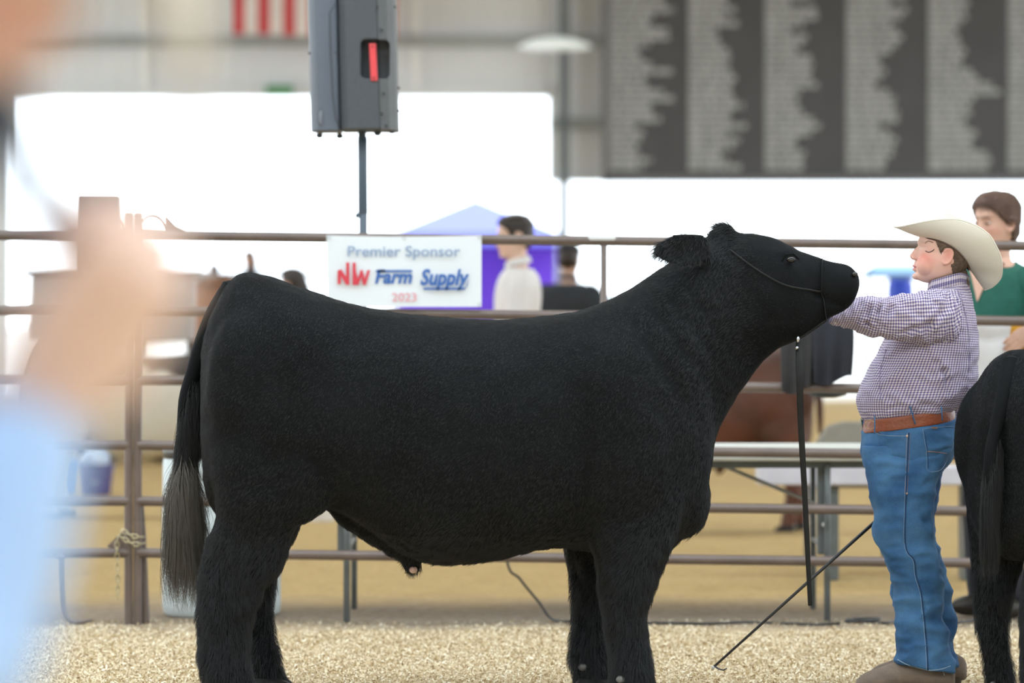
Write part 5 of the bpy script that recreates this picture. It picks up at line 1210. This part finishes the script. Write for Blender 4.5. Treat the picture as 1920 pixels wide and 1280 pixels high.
bo_ = obj('hat_brim', V, F, mhat, broot, ang=180, recalc=False); so_ = bo_.modifiers.new('s', 'SOLIDIFY'); so_.thickness = .0035; so_.offset = 0
pts = [V[NT*NA+i] for i in range(NA)]+[V[NT*NA]]; MB().tube(pts, .0028, 8, cap=False).build('brim_edge', mhat, broot)
V = []; F = []; NU = 22
for j in range(NU+1):
    t = j/NU; ang = t*PI/2
    for i in range(NA):
        a = 2*PI*i/NA; c_, s_ = math.cos(a), math.sin(a)
        if t < .62: q = t/.62; rr = 1-.10*q; hh = .120*q
        else: q = (t-.62)/.38; rr = .90*math.cos(q*PI/2)**.75 if q < 1 else 0; hh = .120+.020*math.sin(q*PI/2)
        f_ = c_*.101*rr; s2 = s_*.081*rr*(1-.10*max(0, c_)*min(1, t*1.3))
        dent = -.030*math.exp(-(s2/.018)**2)*max(0, (t-.45)/.55)**.8-.016*math.exp(-((abs(s2)-.052)/.02)**2-((f_-.045)/.03)**2)*min(1, max(0, t-.3)*2)
        V.append(hp(f_, s2, hh+dent+.19*f_*t+.026*s_*s_*(1-min(1, t*1.6))))
for j in range(NU):
    for i in range(NA): F.append((j*NA+i, j*NA+(i+1) % NA, (j+1)*NA+(i+1) % NA, (j+1)*NA+i))
obj('hat_crown', V, F, mhat, broot, ang=180)
V, F = tube([hp(.0985*math.cos(a), .0785*math.sin(a), .026*math.sin(a)**2-.003) for a in np.linspace(0, 2*PI, 49)], .004, 8, cap=False); obj('hat_sweatband', V, F, mband, broot)
V = []; F = []
for k, (uu, e) in enumerate(((.004, 1.012), (.014, 1.006), (.015, .99))):
    for i in range(NA): a = 2*PI*i/NA; V.append(hp(.101*e*math.cos(a), .081*e*math.sin(a), uu+.026*math.sin(a)**2))
for k in range(2):
    for i in range(NA): F.append((k*NA+i, k*NA+(i+1) % NA, (k+1)*NA+(i+1) % NA, (k+1)*NA+i))
obj('hat_band', V, F, mat('cream hat ribbon', (.70, .63, .50), .7, .04), broot)
# show stick
ss = thing('show_stick', 'long black show stick slanting down to the shavings left of the boy', 'stick', W(1338, 1252, 12.95))
A0 = W(1337, 1251, 12.95); A1 = Q(1790, 843, .19)
MB().tube([A0, A0.lerp(A1, .5), A1], [.0042, .0060, .0078], 12).build('shaft', mat('black painted shaft', (.012, .012, .012), .3), ss)
MB().tube([A1.lerp(A0, .05), A1, A1.lerp(A0, -.04)], .0115, 12).build('grip', mat('gold and black grip', (.45, .33, .12), .4, col2=(.02, .02, .02), scale=90), ss)
MB().tube([A0+Vector((.006, 0, .004)), A0+Vector((.018, -.005, -.004)), A0+Vector((.034, -.008, -.008)), A0+Vector((.046, -.01, -.002))], [.0035, .003, .0028, .002], 8).build('hook', mat('dark steel hook', (.05, .05, .055), .35, metal=.5), ss)
MB().ell(A0, (.006, .006, .006)).build('tip', mat('bright tip', (.6, .62, .64), .3, metal=.5), ss)
# ---------------------------------------------------------------- judge close to the lens
JD = 2.5
jw = lambda px, py, dd=0: tuple(W(px, py, JD+dd))
fr_, FM, FH, FV, FF = make_person('person', 'person in light blue with a cream hat speaking into a microphone close to the camera', 'person', (-.52, JD, 0), PI, 1.59, (.80, .56, .46), mbrn, 'short', mat('light blue cotton', (.42, .60, .90), .8, .04, 6), mdark, mshoe,
    voxel=.006, pitch=-.30, cheek=.6, lean=.145, girth=.9, hsize=1.5,
    arms=[([(-.52, JD+.17, 1.28), (-.60, JD+.12, 1.02), (-.52, JD+.16, .85)], 1), ([(-.52, JD-.15, 1.27), jw(-150, 1270, -.12), jw(45, 765, -.03)], 1)],
    handkw=[None, dict(d=(.62, .05, .78), pn=(-.55, .6, .5), curl=(.95, 1.2, .8), side=-1)])
hh = lambda f_, s_, u_: FH @ Vector((-f_, s_, u_))
V = []; F = []
for j in range(11):
    t = j/10
    for i in range(64):
        a = 2*PI*i/64; c_, s_ = math.cos(a), math.sin(a); V.append(hh(c_*(.100+.10*t), s_*(.080+.08*t-.02*t**3), .052+abs(s_)**.6*.10*t**1.3-.10*max(0, c_)**2*t*t))
for j in range(10):
    for i in range(64): F.append((j*64+i, j*64+(i+1) % 64, (j+1)*64+(i+1) % 64, (j+1)*64+i))
mhat2 = mat('pale cream felt', (.88, .84, .72), .85, .03, 5)
o_ = obj('hat_brim', V, F, mhat2, fr_, ang=180); m_ = o_.modifiers.new('s', 'SOLIDIFY'); m_.thickness = .004
V, F, _ = loft([(-.10,.05,.10,.05,.080,0,1,0),(-.097,.10,.097,.10,.077,0,1,0),(-.088,.145,.09,.15,.066,0,1,0),(-.06,.158,.06,.162,.03,0,1,0)], 40, 5); obj('hat_crown', [FH @ v for v in V], F, mhat2, fr_, ang=180)
mc = thing('microphone', 'dark handheld microphone held up close to the camera', 'microphone', W(120, 450, JD-.02))
m0 = W(128, 480, JD-.02); m1 = W(4, 245, JD-.02); ax = (m1-m0).normalized()
MB().tube([m0-ax*.06, m0, m1-ax*.02], [.0105, .0115, .0165], 18).build('handle', mat('slate grey microphone body', (.050, .062, .095), .4, .1), mc)
MB().ell(m1+ax*.008, (.024, .024, .024)).build('grille_ball', mat('dark microphone mesh', (.05, .06, .08), .4, .2, 200, metal=.4), mc)
# ---------------------------------------------------------------- other cattle, each built from the same animal
def other(name, label, x, y, s, rz, cols=None, drop=('coat_hair', 'halter', 'tail_hair', 'tail_switch'), sy=1):
    r = sroot.copy(); C.objects.link(r); r.name = name; r.location = (x, y, 0); r.scale = (s, s, s); r.rotation_euler.z = rz; tag(r, label, 'steer')
    for ch in list(sroot.children):
        if ch.name.split('.')[0] in drop: continue
        c = ch.copy(); C.objects.link(c); c.parent = r
        if cols:
            base = ch.name.split('.')[0]
            if base in cols:
                c.material_slots[0].link = 'OBJECT'; c.material_slots[0].material = cols[base]
    return r
s2 = .82; d2 = 12.25
rx = (sroot.location.x-P3(373, 0).x)
other('steer', 'black steer cut off by the right edge of the picture behind the boy back', (1818-960)*d2/FPX+rx*s2*.80+.120, d2+.75, s2, math.radians(36), drop=('halter', 'tail_switch'))
mb1 = mat('red brown hide', (.085, .026, .012), .6, .4, 3); mb2 = mat('red brown tail', (.07, .02, .01), .6)
d3 = 22.9; s3 = .80
other('steer', 'red brown steer standing beyond the fence behind the hanging lead strap', (1527-960)*d3/FPX-rx*s3, d3, s3, PI, {'body': mb1, 'tail': mb2})
mp_ = bpy.data.materials.new('black and white hide'); mp_.use_nodes = True; N = mp_.node_tree.nodes; L = mp_.node_tree.links
tc = N.new('ShaderNodeTexCoord'); sp_ = N.new('ShaderNodeSeparateXYZ'); L.new(tc.outputs['Object'], sp_.inputs[0]); nz = N.new('ShaderNodeTexNoise'); nz.inputs['Scale'].default_value = 2.2; L.new(tc.outputs['Object'], nz.inputs['Vector'])
ad = N.new('ShaderNodeMath'); ad.operation = 'MULTIPLY_ADD'; ad.inputs[1].default_value = .5; L.new(nz.outputs['Fac'], ad.inputs[0]); L.new(sp_.outputs['Z'], ad.inputs[2])
cr = N.new('ShaderNodeValToRGB'); cr.color_ramp.elements[0].position = .96/1.0; cr.color_ramp.elements[0].color = (.60, .57, .50, 1); cr.color_ramp.elements[1].position = .99; cr.color_ramp.elements[1].color = (.035, .025, .02, 1)
sb = N.new('ShaderNodeMath'); sb.operation = 'MULTIPLY'; sb.inputs[1].default_value = .72; L.new(ad.outputs[0], sb.inputs[0]); L.new(sb.outputs[0], cr.inputs[0]); L.new(cr.outputs[0], N['Principled BSDF'].inputs['Base Color']); N['Principled BSDF'].inputs['Roughness'].default_value = .7
d4 = 24.5
other('steer', 'white steer with a dark back beyond the fence left of the big steer tail', (60-960)*d4/FPX+rx*.82, d4, .82, 0, {'body': mp_, 'tail': mb2})
# ---------------------------------------------------------------- beyond the openings
TD = 80.0
tn = thing('canopy_tent', 'pale purple peaked canopy tent outdoors above the sponsor banner', 'tent', ((862-960)*TD/FPX, TD, 0))
mt = mat('purple canopy fabric', (.15, .165, .60), .7, .04, trans=0); mtd = mat('vivid purple tent wall', (.13, .035, .50), .7, .15, 2)
xa, xb = (738-960)*TD/FPX, (1046-960)*TD/FPX; zA, zE = CAMH+(604-372)*TD/FPX, CAMH+(604-440)*TD/FPX; hw = (xb-xa)/2; xc = (xa+xb)/2
cn = [Vector((xa, TD-hw, zE)), Vector((xb, TD-hw, zE)), Vector((xb, TD+hw, zE)), Vector((xa, TD+hw, zE))]; ap = Vector((xc, TD, zA))
mb = MB(); V = cn+[ap]+[p-Vector((0, 0, .25)) for p in cn]; mb.add(V, [(0, 1, 4), (1, 2, 4), (2, 3, 4), (3, 0, 4), (0, 5, 6, 1), (1, 6, 7, 2), (2, 7, 8, 3), (3, 8, 5, 0)]); mb.build('canopy', mt, tn, smooth=False)
MB().box((xc, TD+hw, (zE)/2), (hw*2, .03, zE)).build('back_wall', mtd, tn, smooth=False)
for p in cn: MB().cyl((p.x, p.y, 0), (p.x, p.y, zE), .04, 8).build('leg', mgalv, tn)
def shed(x0, x1, y, z0, z1, wall, roofm, name, label, cat):
    t = thing(name, label, cat, ((x0+x1)/2, y, 0))
    MB().box(((x0+x1)/2, y, z0/2), (x1-x0, 4, z0)).build('wall', wall, t, smooth=False)
    MB().prism([(x0-.2, y-2.3, z0), (x1+.2, y-2.3, z0), (x1+.2, y-2.3, z0+.10), (x0-.2, y-2.3, z0+.10)], (0, 4.6, 0)).build('roof', roofm, t, smooth=False)
    return t
shd = shed((1138-960)*92/FPX, (1245-960)*92/FPX, 92, CAMH+(604-560)*92/FPX, 0, mat('pale grey shed wall', (.12, .125, .125), .7), mat('green grey roof', (.03, .05, .04), .7), 'shed', 'low pale shed with a green grey roof far outside right of the black shirt', 'shed')
bd = 75
bc = thing('awning', 'pale blue awning far outside between the steer muzzle and the boy face', 'awning', ((1680-960)*bd/FPX, bd, 0))
x0, x1 = (1612-960)*bd/FPX, (1850-960)*bd/FPX; z1 = CAMH+(604-492)*bd/FPX; z0 = CAMH+(604-516)*bd/FPX
MB().prism([(x0, bd-1.5, z0), (x1, bd-1.5, z0), (x1-.3, bd, z1), (x0+.3, bd, z1)], (0, .05, 0)).add([(x0+.3, bd, z1), (x1-.3, bd, z1), (x1, bd+1.5, z0), (x0, bd+1.5, z0)], [(0, 1, 2, 3)]).build('awning_cloth', mat('pale blue awning cloth', (.14, .27, .42), .7, .05), bc, smooth=False)
MB().box(((x0+x1)/2, bd-1.52, z0-.03), (x1-x0, .06, .14)).build('front_beam', mat('slate beam', (.05, .08, .11), .6), bc, smooth=False)
for x in (x0, x1): MB().cyl((x, bd-1.5, 0), (x, bd-1.5, z0), .05, 8).build('leg', msteel, bc)
r_ = 40; tb_ = thing('barrel', 'royal blue barrel on the ground far behind the boy face', 'barrel', ((1688-960)*r_/FPX, r_, 0))
zt_ = CAMH+(604-522)*r_/FPX
MB().lathe(((1688-960)*r_/FPX, r_, 0), [(.14, 0), (.15, .1), (.15, zt_-.1), (.13, zt_)], 24).build('barrel_body', mat('royal blue plastic', (.01, .05, .52), .4), tb_)
# parked livestock trailer wall and its brown gate seen past the tail
gt = thing('trailer', 'grey sided livestock trailer parked beyond the fence behind the chained posts', 'trailer', ((300-960)*34/FPX, 34, 0))
x0, x1 = (60-960)*34/FPX, (362-960)*34/FPX; z1 = CAMH+(604-519)*34/FPX; z0 = CAMH+(604-640)*34/FPX
MB().box(((x0+x1)/2, 35, (z0+z1)/2), (x1-x0, 2, z1-z0)).build('side_wall', mat('light grey aluminium', (.34, .34, .36), .5, .05), gt, smooth=False, bevel=.03)
MB().box(((x0+x1)/2, 35, z1+.03), (x1-x0+.1, 2.1, .06)).build('roof_edge', msteel, gt, smooth=False)
for x in (x0+.6, x0+1.2):
    for y in (34.05, 35.95): MB().cyl((x, y-.1, .33), (x, y+.1, .33), .33, 24).build('wheel', mat('black tyre', (.02, .02, .02), .8), gt)
MB().cyl((x1-.1, 35, 0), (x1-.1, 35, z0), .05, 8).build('jack', msteel, gt)
gb = thing('crate', 'tall brown wooden crate between the grey trailer and the steer rump', 'crate', ((398-960)*31/FPX, 31, 0))
x0, x1 = (369-960)*31/FPX, (440-960)*31/FPX; z1 = CAMH+(604-533)*31/FPX
MB().box(((x0+x1)/2, 31, z1/2), (x1-x0, .4, z1)).build('side_panel', mat('brown plywood', (.30, .15, .09), .75, .12, 5), gb, smooth=False, bevel=.01)
MB().prism([(x0-.02, 30.75, z1), (x1+.02, 30.75, z1), (x1-.05, 30.75, z1+.07), (x0+.12, 30.75, z1+.06)], (0, .5, 0)).build('lid', mat('darker plywood', (.20, .10, .06), .75), gb, smooth=False)
# distant rail beyond the dirt
dd = 52; z_ = CAMH+(604-515)*dd/FPX
dfr = thing('pipe_rail', 'distant dark pipe rail beyond the dirt behind the steer rump', 'rail', ((440-960)*dd/FPX, dd, 0))
MB().cyl(((255-960)*dd/FPX, dd, z_), ((625-960)*dd/FPX, dd, z_), .035, 8).build('rail', msteel, dfr)
for px in (262, 385, 508, 618): MB().cyl(((px-960)*dd/FPX, dd, 0), ((px-960)*dd/FPX, dd, z_), .03, 8).build('post', msteel, dfr)
